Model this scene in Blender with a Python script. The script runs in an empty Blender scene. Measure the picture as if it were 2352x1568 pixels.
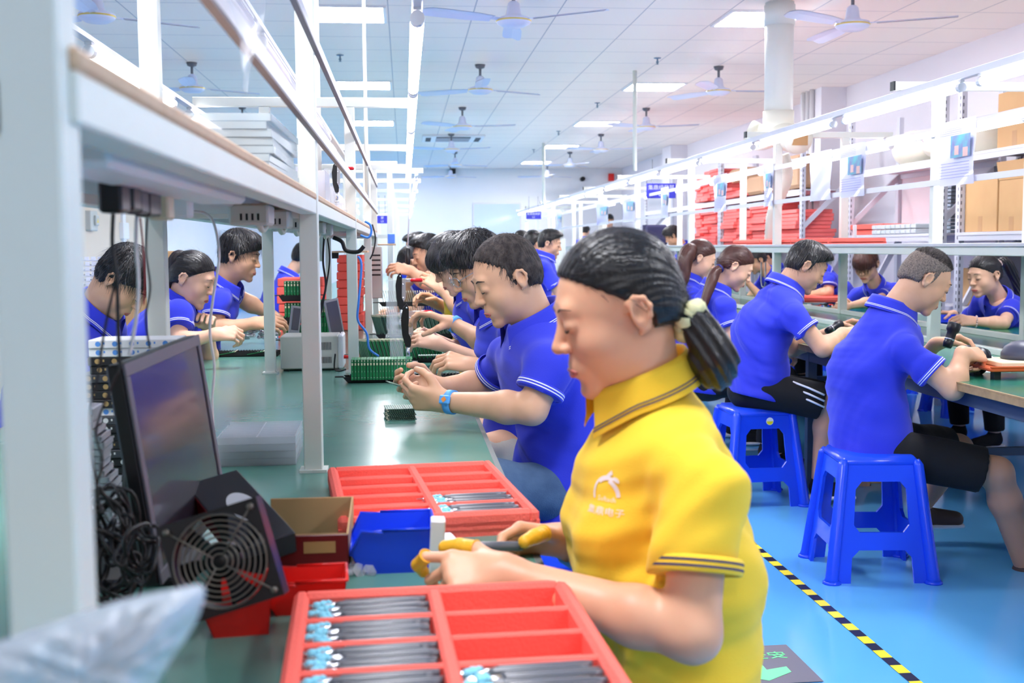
import bpy, math, random
import numpy as np
from mathutils import Matrix, Vector
from mathutils.bvhtree import BVHTree
random.seed(7); RNG = np.random.default_rng(7)
SC = bpy.context.scene
COL = SC.collection
# ------------------------------------------------------------------ camera (pinhole, fitted to the room)
F_PX, CX, CY, HCAM, ROLL = 2650., 1176., 784., 1.22, -.007
_v = np.array([928 - CX, -(568 - CY), F_PX]); _v /= np.linalg.norm(_v)
_u = np.array([ROLL, 1, 0.]); _u[2] = -(_u[0]*_v[0] + _u[1]*_v[1])/_v[2]; _u /= np.linalg.norm(_u)
_r = np.cross(_u, _v)
RW = np.array([_r, _v, _u])
def ray(px, py): return RW @ np.array([(px-CX)/F_PX, -(py-CY)/F_PX, 1.])
def at(px, py, Y): d = ray(px, py); p = d*Y/d[1]; p[2] += HCAM; return p
def onz(px, py, z): d = ray(px, py); p = d*(z-HCAM)/d[2]; p[2] += HCAM; return p
def onx(px, py, x): d = ray(px, py); p = d*x/d[0]; p[2] += HCAM; return p
V = lambda *a: np.array(a, float)
def nrm(v): v = np.asarray(v, float); return v/(np.linalg.norm(v)+1e-12)
cam = bpy.data.cameras.new('camera'); co = bpy.data.objects.new('camera', cam); COL.objects.link(co)
cam.sensor_width = 36; cam.lens = F_PX/2352*36; cam.clip_end = 200; cam.clip_start = .02
M = Matrix.Identity(4)
for i in range(3):
    M[i][0] = RW[i][0]; M[i][1] = RW[i][1]; M[i][2] = -RW[i][2]
M[2][3] = HCAM
co.matrix_world = M
cam.dof.use_dof = True; cam.dof.focus_distance = 3.6; cam.dof.aperture_fstop = 6.3
SC.camera = co
# ------------------------------------------------------------------ materials
def lin(c):
    c = [x/255 for x in c]
    return tuple(x/12.92 if x <= .04045 else ((x+.055)/1.055)**2.4 for x in c) + (1,)
MATS = {}
def mat(name, rgb, rough=.5, metal=0, spec=.5, bump=0, bscale=60, stretch=None, mottle=0, mscale=8, rgb2=None,
        alpha=1, trans=0, emit=0, coat=0, sss=0, ior=1.45, sheen=0):
    if name in MATS: return MATS[name]
    m = bpy.data.materials.new(name); m.use_nodes = True
    nt = m.node_tree; b = nt.nodes['Principled BSDF']
    b.inputs['Base Color'].default_value = lin(rgb); b.inputs['Roughness'].default_value = rough
    b.inputs['Metallic'].default_value = metal; b.inputs['Specular IOR Level'].default_value = spec
    b.inputs['IOR'].default_value = ior
    if alpha < 1: b.inputs['Alpha'].default_value = alpha
    if trans: b.inputs['Transmission Weight'].default_value = trans
    if coat: b.inputs['Coat Weight'].default_value = coat; b.inputs['Coat Roughness'].default_value = .08
    if sheen: b.inputs['Sheen Weight'].default_value = sheen
    if sss:
        b.inputs['Subsurface Weight'].default_value = sss; b.inputs['Subsurface Radius'].default_value = (1, .35, .2)
        b.inputs['Subsurface Scale'].default_value = .008
    if emit:
        b.inputs['Emission Color'].default_value = lin(rgb); b.inputs['Emission Strength'].default_value = emit
    if bump or mottle:
        tc = nt.nodes.new('ShaderNodeTexCoord'); mp = nt.nodes.new('ShaderNodeMapping')
        nt.links.new(tc.outputs['Object'], mp.inputs[0])
        if stretch: mp.inputs['Scale'].default_value = stretch
        nz = nt.nodes.new('ShaderNodeTexNoise'); nz.inputs['Scale'].default_value = bscale; nz.inputs['Detail'].default_value = 4
        nt.links.new(mp.outputs[0], nz.inputs['Vector'])
        if bump:
            bp = nt.nodes.new('ShaderNodeBump'); bp.inputs['Strength'].default_value = bump; bp.inputs['Distance'].default_value = .003
            nt.links.new(nz.outputs[0], bp.inputs['Height']); nt.links.new(bp.outputs[0], b.inputs['Normal'])
        if mottle:
            n2 = nt.nodes.new('ShaderNodeTexNoise'); n2.inputs['Scale'].default_value = mscale; n2.inputs['Detail'].default_value = 5
            nt.links.new(mp.outputs[0], n2.inputs['Vector'])
            mx = nt.nodes.new('ShaderNodeMix'); mx.data_type = 'RGBA'
            mx.inputs[6].default_value = lin(rgb); mx.inputs[7].default_value = lin(rgb2 or [x*.8 for x in rgb])
            cr = nt.nodes.new('ShaderNodeMapRange'); cr.inputs[1].default_value = .35; cr.inputs[2].default_value = .7; cr.inputs[4].default_value = mottle
            nt.links.new(n2.outputs[0], cr.inputs[0]); nt.links.new(cr.outputs[0], mx.inputs[0]); nt.links.new(mx.outputs[2], b.inputs['Base Color'])
    MATS[name] = m; return m
# ------------------------------------------------------------------ mesh builder
class MB:
    def __init__(s): s.v = []; s.f = []; s.mi = []; s.mats = []; s.T = None; s.sm = []; s.cur = 0; s.cs = False
    def use(s, m, smooth=False):
        if m not in s.mats: s.mats.append(m)
        s.cur = s.mats.index(m); s.cs = smooth; return s
    def add(s, vs, fs):
        o = len(s.v)
        for p in vs:
            if s.T is not None:
                q = s.T @ Vector((float(p[0]), float(p[1]), float(p[2]))); s.v.append((q.x, q.y, q.z))
            else: s.v.append((float(p[0]), float(p[1]), float(p[2])))
        for f in fs: s.f.append([i+o for i in f]); s.mi.append(s.cur); s.sm.append(s.cs)
        return s
    def box(s, a, b, bev=0):
        a = np.asarray(a, float); b = np.asarray(b, float); a, b = np.minimum(a, b), np.maximum(a, b)
        if bev <= 0 or min(b-a) < 2.2*bev:
            x0, y0, z0 = a; x1, y1, z1 = b
            return s.add([(x0,y0,z0),(x1,y0,z0),(x1,y1,z0),(x0,y1,z0),(x0,y0,z1),(x1,y0,z1),(x1,y1,z1),(x0,y1,z1)],
                         [(3,2,1,0),(4,5,6,7),(0,1,5,4),(1,2,6,5),(2,3,7,6),(3,0,4,7)])
        c = (a+b)/2; h = (b-a)/2; vs = []; idx = {}
        for sx in (-1,1):
            for sy in (-1,1):
                for sz in (-1,1):
                    for ax in range(3):
                        d = np.array([sx,sy,sz])*(h-bev); d[ax] += (sx,sy,sz)[ax]*bev
                        idx[(sx,sy,sz,ax)] = len(vs); vs.append(c+d)
        fs = []
        for ax in range(3):
            o1, o2 = [(1,2),(2,0),(0,1)][ax]
            for sg in (-1,1):
                q = []
                for (p, r) in ((-1,-1),(1,-1),(1,1),(-1,1)):
                    k = [0,0,0]; k[ax] = sg; k[o1] = p; k[o2] = r; q.append(idx[(*k, ax)])
                fs.append(q if sg > 0 else q[::-1])
        for ax in range(3):
            o1, o2 = [(1,2),(2,0),(0,1)][ax]
            for p in (-1,1):
                for r in (-1,1):
                    k0 = [0,0,0]; k0[o1] = p; k0[o2] = r; k1 = list(k0); k0[ax] = -1; k1[ax] = 1
                    q = [idx[(*k0,o1)], idx[(*k1,o1)], idx[(*k1,o2)], idx[(*k0,o2)]]
                    fs.append(q if p*r < 0 else q[::-1])
        for sx in (-1,1):
            for sy in (-1,1):
                for sz in (-1,1):
                    t = [idx[(sx,sy,sz,i)] for i in range(3)]; fs.append(t if sx*sy*sz > 0 else t[::-1])
        return s.add(vs, fs)
    def tube(s, pts, r, n=8, cap=True, ell=None):
        pts = [np.asarray(p, float) for p in pts]; N = len(pts)
        rs = r if hasattr(r, '__len__') else [r]*N
        vs = []; fs = []; up = None
        for i in range(N):
            t = nrm(pts[min(i+1,N-1)] - pts[max(i-1,0)])
            if up is None:
                up = V(0,0,1) if abs(t[2]) < .9 else V(0,1,0)
                if ell is not None: up = np.asarray(ell[0], float)
            a = nrm(np.cross(t, up)); b = np.cross(a, t); up = b if ell is None else np.asarray(ell[0], float)
            for k in range(n):
                w = 2*math.pi*k/n; e = 1 if ell is None else ell[1]
                vs.append(pts[i] + rs[i]*(math.cos(w)*a + math.sin(w)*b*e))
        for i in range(N-1):
            for k in range(n):
                k2 = (k+1) % n; fs.append((i*n+k, i*n+k2, (i+1)*n+k2, (i+1)*n+k)[::-1])
        if cap: fs.append(tuple(range(n))); fs.append(tuple(range((N-1)*n, N*n))[::-1])
        return s.add(vs, fs)
    def cyl(s, a, b, r, n=16, r2=None): return s.tube([a, b], [r, r if r2 is None else r2], n)
    def lathe(s, prof, n=20, c=(0,0,0)):
        vs = []; fs = []; m = len(prof)
        for (r, z) in prof:
            for k in range(n):
                w = 2*math.pi*k/n; vs.append((c[0]+r*math.cos(w), c[1]+r*math.sin(w), c[2]+z))
        for i in range(m-1):
            for k in range(n):
                k2 = (k+1) % n; fs.append((i*n+k, i*n+k2, (i+1)*n+k2, (i+1)*n+k))
        fs.append(tuple(range(n))[::-1]); fs.append(tuple(range((m-1)*n, m*n)))
        return s.add(vs, fs)
    def prism(s, poly, o, ux, uy, ext):
        o = np.asarray(o, float); ux = np.asarray(ux, float); uy = np.asarray(uy, float); ext = np.asarray(ext, float)
        n = len(poly); vs = [o+ux*p[0]+uy*p[1] for p in poly]; vs += [p+ext for p in vs]
        fs = [tuple(range(n))[::-1], tuple(range(n, 2*n))]
        for i in range(n): j = (i+1) % n; fs.append((i, j, n+j, n+i))
        return s.add(vs, fs)
    def grid(s, P, closed=False):
        P = np.asarray(P, float); a, b = P.shape[:2]; vs = P.reshape(-1, 3); fs = []
        for i in range(a-1):
            for j in range(b-1 + (1 if closed else 0)):
                j2 = (j+1) % b; fs.append((i*b+j, i*b+j2, (i+1)*b+j2, (i+1)*b+j))
        return s.add(vs, fs)
    def build(s, name, parent=None, loc=None, mods=None):
        me = bpy.data.meshes.new(name)
        vs = s.v
        if loc is not None: vs = [(p[0]-loc[0], p[1]-loc[1], p[2]-loc[2]) for p in vs]
        me.from_pydata(vs, [], s.f)
        for m in s.mats: me.materials.append(m)
        if len(s.f):
            me.polygons.foreach_set('material_index', s.mi); me.polygons.foreach_set('use_smooth', s.sm)
        me.update()
        o = bpy.data.objects.new(name, me); COL.objects.link(o)
        if parent is not None: o.parent = parent
        elif loc is not None: o.location = [float(x) for x in loc]
        return o
def tag(o, label=None, cat=None, group=None, kind=None):
    if label: o['label'] = label
    if cat: o['category'] = cat
    if group: o['group'] = group
    if kind: o['kind'] = kind
    return o
def empty(name, loc=(0,0,0), rz=0):
    o = bpy.data.objects.new(name, None); COL.objects.link(o); o.empty_display_size = .05
    o.location = [float(x) for x in loc]; o.rotation_euler = (0, 0, rz); return o
def copy_tree(o, parent=None, loc=None, rz=None, label=None, group=None):
    c = o.copy(); COL.objects.link(c)
    if parent is not None: c.parent = parent
    if loc is not None: c.location = [float(x) for x in loc]
    if rz is not None: c.rotation_euler = (0, 0, rz)
    if label: c['label'] = label
    if group: c['group'] = group
    for ch in list(o.children): copy_tree(ch, c)
    return c
def struct(o): o['kind'] = 'structure'; return o
def tmat(loc=(0,0,0), rx=0, ry=0, rz=0):
    return Matrix.Translation(Vector([float(x) for x in loc])) @ Matrix.Rotation(rz, 4, 'Z') @ Matrix.Rotation(ry, 4, 'Y') @ Matrix.Rotation(rx, 4, 'X')
def frame_mat(o, x, y, z):
    m = Matrix.Identity(4)
    for i in range(3): m[i][0] = x[i]; m[i][1] = y[i]; m[i][2] = z[i]; m[i][3] = o[i]
    return m
def spline(P, n=8):
    P = [np.asarray(p, float) for p in P]; Q = [P[0]]+P+[P[-1]]; out = []
    for i in range(1, len(Q)-2):
        for k in range(n):
            t = k/n; a, b, c, d = Q[i-1], Q[i], Q[i+1], Q[i+2]
            out.append(.5*((2*b)+(-a+c)*t+(2*a-5*b+4*c-d)*t*t+(-a+3*b-3*c+d)*t**3))
    out.append(P[-1]); return out
def text_mesh(name, body, size, M4, m, parent=None, loc=(0,0,0), align='CENTER'):
    cu = bpy.data.curves.new(name, 'FONT'); cu.body = body; cu.size = size; cu.align_x = align; cu.align_y = 'CENTER'; cu.extrude = .0004
    cu.resolution_u = 2
    o = bpy.data.objects.new(name, cu); COL.objects.link(o)
    dg = bpy.context.evaluated_depsgraph_get(); me = bpy.data.meshes.new_from_object(o.evaluated_get(dg))
    bpy.data.objects.remove(o)
    me.materials.clear(); me.materials.append(m)
    L = Matrix.Translation(-Vector([float(x) for x in loc]))
    me.transform(L @ M4)
    n = bpy.data.objects.new(name, me); COL.objects.link(n)
    if parent is not None: n.parent = parent
    else: n.location = [float(x) for x in loc]
    return n
# ------------------------------------------------------------------ smooth solid modelling: signed distances -> mesh
class Solid:
    def __init__(s, lo, hi, h):
        s.lo = np.asarray(lo, float); s.h = h
        s.n = np.maximum(np.ceil((np.asarray(hi)-s.lo)/h).astype(int)+1, 4)
        s.D = np.full(s.n, 1., np.float32)
        s.ax = [s.lo[i]+h*np.arange(s.n[i]) for i in range(3)]
    def sub(s, lo, hi):
        i0 = np.clip(np.floor((lo-s.lo)/s.h).astype(int), 0, s.n); i1 = np.clip(np.ceil((hi-s.lo)/s.h).astype(int)+1, 0, s.n)
        if np.any(i1 <= i0): return None
        sl = tuple(slice(a, b) for a, b in zip(i0, i1))
        X = s.ax[0][sl[0]][:, None, None].astype(np.float32); Y = s.ax[1][sl[1]][None, :, None].astype(np.float32); Z = s.ax[2][sl[2]][None, None, :].astype(np.float32)
        return sl, X, Y, Z
    def apply(s, sl, d, k, op):
        A = s.D[sl]
        if op < 0:  # subtract
            d = -d
            if k > 0: h = np.maximum(k-np.abs(A-d), 0)/k; s.D[sl] = np.maximum(A, d)+h*h*k*.25
            else: s.D[sl] = np.maximum(A, d)
        else:
            if k > 0: h = np.maximum(k-np.abs(A-d), 0)/k; s.D[sl] = np.minimum(A, d)-h*h*k*.25
            else: s.D[sl] = np.minimum(A, d)
    def cone(s, a, b, ra, rb, k=.01, op=1, flat=None, cut=None):
        """tapered capsule; flat=(axis, factor) thins it along an axis; cut=(point, normal) slices the far side off"""
        a = np.asarray(a, float); b = np.asarray(b, float); R = max(ra, rb)+k+2*s.h
        g = s.sub(np.minimum(a, b)-R, np.maximum(a, b)+R)
        if g is None: return s
        sl, X, Y, Z = g; ba = b-a; L2 = max(ba@ba, 1e-9)
        px, py, pz = X-a[0], Y-a[1], Z-a[2]
        t = np.clip((px*ba[0]+py*ba[1]+pz*ba[2])/L2, 0, 1)
        qx, qy, qz = px-t*ba[0], py-t*ba[1], pz-t*ba[2]
        q2 = qx*qx+qy*qy+qz*qz
        if flat is not None:
            n = nrm(flat[0]); w = qx*n[0]+qy*n[1]+qz*n[2]; q2 = q2+(flat[1]**2-1)*w*w
            d = (np.sqrt(q2)-(ra+t*(rb-ra)))/(1+(flat[1]-1)*.5*np.abs(w)*flat[1]/np.sqrt(q2+1e-9))
        else: d = np.sqrt(q2)-(ra+t*(rb-ra))
        if cut is not None:
            c, n = cut; n = nrm(n); pl = (X-c[0])*n[0]+(Y-c[1])*n[1]+(Z-c[2])*n[2]; d = np.maximum(d, pl)
        s.apply(sl, d.astype(np.float32), k, op); return s
    def ell(s, c, r, k=.01, op=1, R=None):
        c = np.asarray(c, float); r = np.asarray(r, float); m = max(r)+k+2*s.h
        g = s.sub(c-m, c+m)
        if g is None: return s
        sl, X, Y, Z = g; px, py, pz = X-c[0], Y-c[1], Z-c[2]
        if R is not None:
            R = np.asarray(R); px, py, pz = (px*R[0,i]+py*R[1,i]+pz*R[2,i] for i in range(3))
        k0 = np.sqrt((px/r[0])**2+(py/r[1])**2+(pz/r[2])**2); k1 = np.sqrt((px/r[0]**2)**2+(py/r[1]**2)**2+(pz/r[2]**2)**2)+1e-6
        s.apply(sl, (k0*(k0-1)/k1).astype(np.float32), k, op); return s
    def half(s, c, n, k=0.004):
        """cut away everything on the +n side"""
        n = nrm(n); X = s.ax[0][:, None, None]; Y = s.ax[1][None, :, None]; Z = s.ax[2][None, None, :]
        s.apply(tuple(slice(0, m) for m in s.n), -((X-c[0])*n[0]+(Y-c[1])*n[1]+(Z-c[2])*n[2]).astype(np.float32), k, -1); return s
    def field(s, fn):
        X = s.ax[0][:, None, None].astype(np.float32); Y = s.ax[1][None, :, None].astype(np.float32); Z = s.ax[2][None, None, :].astype(np.float32)
        s.D = fn(s.D, X, Y, Z).astype(np.float32); return s
    def mesh(s):
        D = s.D; D[0] = D[-1] = 1; D[:, 0] = D[:, -1] = 1; D[:, :, 0] = D[:, :, -1] = 1
        S = D < 0
        c = S[:-1, :-1, :-1].astype(np.int8)
        for o in ((1,0,0),(0,1,0),(0,0,1),(1,1,0),(1,0,1),(0,1,1),(1,1,1)):
            c = c+S[o[0]:S.shape[0]-1+o[0], o[1]:S.shape[1]-1+o[1], o[2]:S.shape[2]-1+o[2]]
        act = (c > 0) & (c < 8); I = np.argwhere(act)
        if len(I) == 0: return np.zeros((0,3)), np.zeros((0,4), int)
        ids = np.full(act.shape, -1, np.int64); ids[act] = np.arange(len(I))
        cn = [(i, j, k) for i in (0,1) for j in (0,1) for k in (0,1)]
        vals = np.stack([D[I[:,0]+a, I[:,1]+b, I[:,2]+e] for a, b, e in cn], 1)
        acc = np.zeros((len(I), 3)); cnt = np.zeros(len(I))
        for p in range(8):
            for q in range(p+1, 8):
                dd = np.array(cn[q])-np.array(cn[p])
                if np.abs(dd).sum() != 1: continue
                v0, v1 = vals[:, p], vals[:, q]; m = (v0 < 0) != (v1 < 0)
                t = np.where(m, v0/(v0-v1+1e-12*(v0 == v1)), 0)
                acc += np.where(m[:, None], np.array(cn[p])+t[:, None]*dd, 0); cnt += m
        P = s.lo+s.h*(I+acc/cnt[:, None])
        F = []
        for ax in range(3):
            o1, o2 = [(1,2),(2,0),(0,1)][ax]
            sl0 = [slice(1, -1)]*3; sl1 = [slice(1, -1)]*3; sl0[ax] = slice(0, -1); sl1[ax] = slice(1, None)
            A = S[tuple(sl0)]; B = S[tuple(sl1)]
            for (cond, flip) in ((A & ~B, False), (~A & B, True)):
                J = np.argwhere(cond)
                if len(J) == 0: continue
                base = J+1; base[:, ax] -= 1
                def cell(d1, d2):
                    k = base.copy(); k[:, o1] -= d1; k[:, o2] -= d2; return ids[k[:,0], k[:,1], k[:,2]]
                q = np.stack([cell(1,1), cell(0,1), cell(0,0), cell(1,0)], 1)
                F.append(q[:, ::-1] if flip else q)
        return P, np.concatenate(F)
def smooth_mesh(P, F, it=2, lam=.5):
    n = len(P)
    e = np.concatenate([F[:, [0,1]], F[:, [1,2]], F[:, [2,3]], F[:, [3,0]]]); e = np.concatenate([e, e[:, ::-1]])
    cnt = np.bincount(e[:,0], minlength=n)[:, None]
    for i in range(it):
        for l in (lam, -lam*1.04):
            A = np.stack([np.bincount(e[:,0], weights=P[e[:,1], k], minlength=n) for k in range(3)], 1)
            P = P+l*(A/np.maximum(cnt, 1)-P)
    return P
class Acc:
    """collects numpy meshes into one object"""
    def __init__(s): s.P = []; s.F = []; s.M = []; s.T = []; s.n = 0; s.mats = []
    def add(s, P, F, m):
        if len(P) == 0: return s
        if m not in s.mats: s.mats.append(m)
        s.P.append(P); s.F.append(np.asarray(F)+s.n); s.M.append(np.full(len(F), s.mats.index(m))); s.n += len(P); return s
    def build(s, name, parent=None, loc=(0,0,0), smooth=True):
        P = np.concatenate(s.P)-np.asarray(loc); me = bpy.data.meshes.new(name)
        lens = np.concatenate([np.full(len(f), f.shape[1]) for f in s.F]); idx = np.concatenate([f.ravel() for f in s.F])
        me.vertices.add(len(P)); me.vertices.foreach_set('co', P.ravel().astype(np.float32))
        me.loops.add(len(idx)); me.loops.foreach_set('vertex_index', idx.astype(np.int32))
        me.polygons.add(len(lens)); me.polygons.foreach_set('loop_start', np.concatenate([[0], np.cumsum(lens)[:-1]]).astype(np.int32))
        for m in s.mats: me.materials.append(m)
        me.polygons.foreach_set('material_index', np.concatenate(s.M).astype(np.int32))
        me.polygons.foreach_set('use_smooth', np.full(len(lens), smooth))
        me.update(calc_edges=True); me.validate()
        o = bpy.data.objects.new(name, me); COL.objects.link(o)
        if parent is not None: o.parent = parent
        else: o.location = [float(x) for x in loc]
        return o
# ------------------------------------------------------------------ people
M_SKIN = mat('skin', (224,174,140), .45, spec=.35, mottle=.35, mscale=25, rgb2=(212,152,120))
M_SKINF = mat('skin_fair', (236,188,158), .45, spec=.35, mottle=.35, mscale=25, rgb2=(226,166,138))
M_SKINN = mat('skin_near', (226,172,138), .42, spec=.4, sss=.12, mottle=.5, mscale=14, rgb2=(212,146,112))
M_LEGSK = mat('skin_leg', (196,148,122), .5, spec=.3)
M_LIP = mat('lips', (186,104,96), .35); M_BROW = mat('brow', (58,44,40), .8); M_LASH = mat('lash', (30,22,22), .6)
M_HAIR = mat('hair_black', (22,19,21), .34, spec=.6, bump=.5, bscale=160, stretch=(1,1,.25))
M_HAIRB = mat('hair_brown', (74,40,32), .36, spec=.6, bump=.5, bscale=160, stretch=(1,1,.25))
M_HAIRG = mat('hair_grey', (48,43,43), .62, spec=.2, bump=.6, bscale=200, mottle=.7, mscale=60, rgb2=(96,86,82))
M_SCALP = mat('hair_faded', (134,118,108), .6, mottle=.9, mscale=190, rgb2=(62,56,54))
M_BLUE = mat('shirt_blue', (54,64,210), .8, spec=.2, sheen=.15, bump=.25, bscale=500)
M_YEL = mat('shirt_yellow', (250,206,58), .8, spec=.2, sheen=.1, bump=.25, bscale=500)
M_WHT = mat('white_knit', (238,238,245), .7); M_NAVY = mat('navy_knit', (70,62,96), .7)
M_BLK = mat('black_cloth', (20,20,23), .85, bump=.3, bscale=60); M_JEAN = mat('denim', (52,78,112), .85, bump=.5, bscale=300, mottle=.8, mscale=9, rgb2=(92,118,150))
M_BEIGE = mat('beige_cloth', (196,184,168), .85, bump=.3, bscale=60)
M_GREYSH = mat('shirt_grey', (120,128,150), .8)
M_WBAND = mat('wrist_band', (88,166,236), .5); M_COT = mat('finger_cot', (236,176,44), .42, spec=.5, bump=.4, bscale=120)
M_SILV = mat('silver', (200,202,208), .25, metal=.9); M_SOLE = mat('shoe_sole', (230,230,235), .5)

def rot_axis(v, a, w):
    a = nrm(a); return v*math.cos(w)+np.cross(a, v)*math.sin(w)+a*(a@v)*(1-math.cos(w))
def hand_joints(w, d, n, t, s=1., curl=(.5,.6,.4), spread=.06, thumb=(.6,.7,.6), ind=None):
    d, n, t = nrm(d), nrm(n), nrm(t); out = []
    L = [(.044,.026,.020),(.048,.030,.021),(.045,.028,.021),(.034,.021,.018)]
    for i in range(4):
        b = w+s*(d*(.090-.004*abs(i-1)-.004*(i == 3))+t*(.030-.0195*i))
        c = curl if not (ind is not None and i == 0) else ind
        if isinstance(c[0], tuple): c = c[i]
        dd = nrm(d+t*(1.2-i)*spread); pts = [b]; ax = np.cross(dd, n)
        for j in range(3):
            dd = rot_axis(dd, ax, c[j]*(1+.05*i)); pts.append(pts[-1]+dd*L[i][j]*s)
        out.append(pts)
    b = w+s*(d*.024+t*.030+n*.008); dd = nrm(d*.75+t*(.85-thumb[0]*.3)+n*thumb[0]); pts = [b]
    for l, c in ((.040,0),(.032,thumb[1]),(.027,thumb[2])):
        dd = nrm(dd+(d*.7-t*.5+n*.45)*c); pts.append(pts[-1]+dd*l*s)
    return out, pts
def hand_into(S, w, d, n, t, J, s=1.):
    fs, th = J; d, n, t = nrm(d), nrm(n), nrm(t)
    for i, p in enumerate(fs):
        S.cone(w+s*(t*(.016-.011*i)+d*.008), p[0], .0155*s, .0125*s, k=.012, flat=(n, 1.12))
    for i, p in enumerate(fs):
        r = (.0088,.0090,.0085,.0075)[i]*s
        for j in range(3): S.cone(p[j], p[j+1], r*(1.06-.08*j), r*(.98-.08*j), k=.0025 if j else .006)
    S.cone(w+d*.008*s+t*.01*s, th[1], .017*s, .0125*s, k=.014)
    S.cone(th[1], th[2], .0112*s, .0100*s, k=.005); S.cone(th[2], th[3], .0102*s, .0082*s, k=.003)

def head_solid(h, male=True, neckb=None, fine=True):
    lo = V(-.105,-.13,-.15); hi = V(.105,.135,.13)
    if neckb is not None: lo = np.minimum(lo, neckb-.07); hi = np.maximum(hi, neckb+.07)
    S = Solid(lo, hi, h); k = .02
    S.ell((0,-.006,.032), (.073,.086,.080), 0).ell((0,.026,-.005), (.063,.062,.082), .02)
    S.ell((0,.020,-.058), (.058 if male else .054,.060,.052), .03)
    S.ell((0,.072,-.094), (.022,.018,.019), .022)
    for x in (-1, 1):
        S.ell((x*.036,.050,-.028), (.026,.027,.028), .02)
        S.ell((x*.031,.1,.006), (.018,.0155,.011) if male else (.016,.014,.010), .016, op=-1)
        S.ell((x*.031,.077,.005), (.0155,.0125,.0105), .005)
    S.cone((-.032,.076,.027), (.032,.076,.027), .0105, .0105, .016)
    S.cone((0,.083,.012), (0,.101,-.021), .0070, .0090, .011)
    S.ell((.010,.093,-.028), (.0085,.0095,.0072), .004).ell((-.010,.093,-.028), (.0085,.0095,.0072), .004).ell((0,.102,-.025), (.0095,.0095,.0085), .006)
    S.ell((0,.078,-.062), (.030,.018,.020), .014)
    if fine:
        S.ell((.006,.097,-.0355), (.003,.004,.003), .002, op=-1).ell((-.006,.097,-.0355), (.003,.004,.003), .002, op=-1)
        S.cone((-.019,.095,-.064), (.019,.095,-.064), .0022, .0022, .004, op=-1)
    S.ell((0,.094,-.084), (.02,.009,.008), .01, op=-1)
    if neckb is not None:
        r = .056 if male else .047
        S.cone((0,-.022,-.045), neckb, r, r*1.12, .03)
    for x in (-1, 1):
        a = V(x*.076,-.013,-.006)
        S.ell(a, (.006,.0155,.026), .006, R=np.array(Matrix.Rotation(x*-.35, 3, 'Z') @ Matrix.Rotation(-.18, 3, 'X')))
        if fine:
            pts = [(.072,.003,.004),(.075,.000,.014),(.079,-.010,.021),(.083,-.022,.017),(.084,-.028,.004),(.081,-.025,-.010),(.077,-.016,-.024),(.073,-.007,-.031)]
            for p, q in zip(pts, pts[1:]): S.cone((x*p[0],)+p[1:], (x*q[0],)+q[1:], .0036, .0036, .004)
            S.ell((x*.083,-.011,.000), (.006,.007,.013), .003, op=-1)
    return S
HAIRS = {
 # hull centre, radii, front line (z at y=0, slope), behind-ear y, nape z, amplitude
 'short': ((0,-.007,.042), (.081,.097,.086), (.020,.76), -.030, -.058, .0022),
 'shaggy': ((0,-.004,.046), (.086,.104,.090), (.000,.60), -.026, -.066, .0034),
 'thin': ((0,-.009,.038), (.0775,.093,.083), (.020,1.0), -.032, -.052, .0014),
 'buzz': ((0,-.007,.037), (.0765,.090,.084), (.034,.72), -.032, -.042, .0010),
 'pony': ((0,-.008,.035), (.0765,.093,.086), (.006,.82), -.032, -.046, .0012),
 'bangs': ((0,-.003,.040), (.083,.104,.088), (-.004,.05), -.016, -.080, .0022)}
def hair_mesh(h, style, vol=1., dz=0):
    c, r, (z0, sl), yb, zb, amp = HAIRS[style]; r = V(*r)*vol; z0 += dz
    S = Solid(V(-.12,-.15,-.13), V(.12,.15,.15), h)
    S.ell(c, r, 0)
    S.ell((0,-.036,-.010), (.067*vol,.062*vol,.058), .03)
    if style in ('shaggy', 'short'): S.ell((0,.044,.092), (.062,.052,.030), .03)
    if style == 'bangs': S.ell((0,.056,.045), (.072,.058,.050), .02)
    def fn(D, X, Y, Z):
        a = (z0+sl*Y-Z)/math.sqrt(1+sl*sl)
        if style == 'bangs': a = np.minimum(a, np.maximum(.002-Z, Y*0-.1))
        b = np.maximum(Y-yb, zb+.25*np.abs(X)-Z)
        if style in ('short', 'thin', 'buzz', 'shaggy'):
            sb = np.maximum(np.abs(Y-.006)-.010, -.020-Z); a = np.minimum(a, np.maximum(sb, a-.04))
        ph = np.arctan2(X, Z+.0*Y+.05) if style == 'pony' else np.arctan2(X, Y+.045)
        q = (Y if style == 'pony' else Z)
        st = np.sin(ph*46+6*np.sin(ph*7+q*18))*.6+np.sin(ph*91+3*np.sin(q*40+ph*5))*.4
        m = np.minimum(a, b)+(.0008 if style == 'pony' else .003)*np.sin(ph*60+q*50)
        D = D+amp*st*(np.abs(D) < .03)
        k = .006; hh = np.maximum(k-np.abs(D-m), 0)/k
        return np.maximum(D, m)+hh*hh*k*.25
    S.field(fn); return S.mesh()
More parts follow.
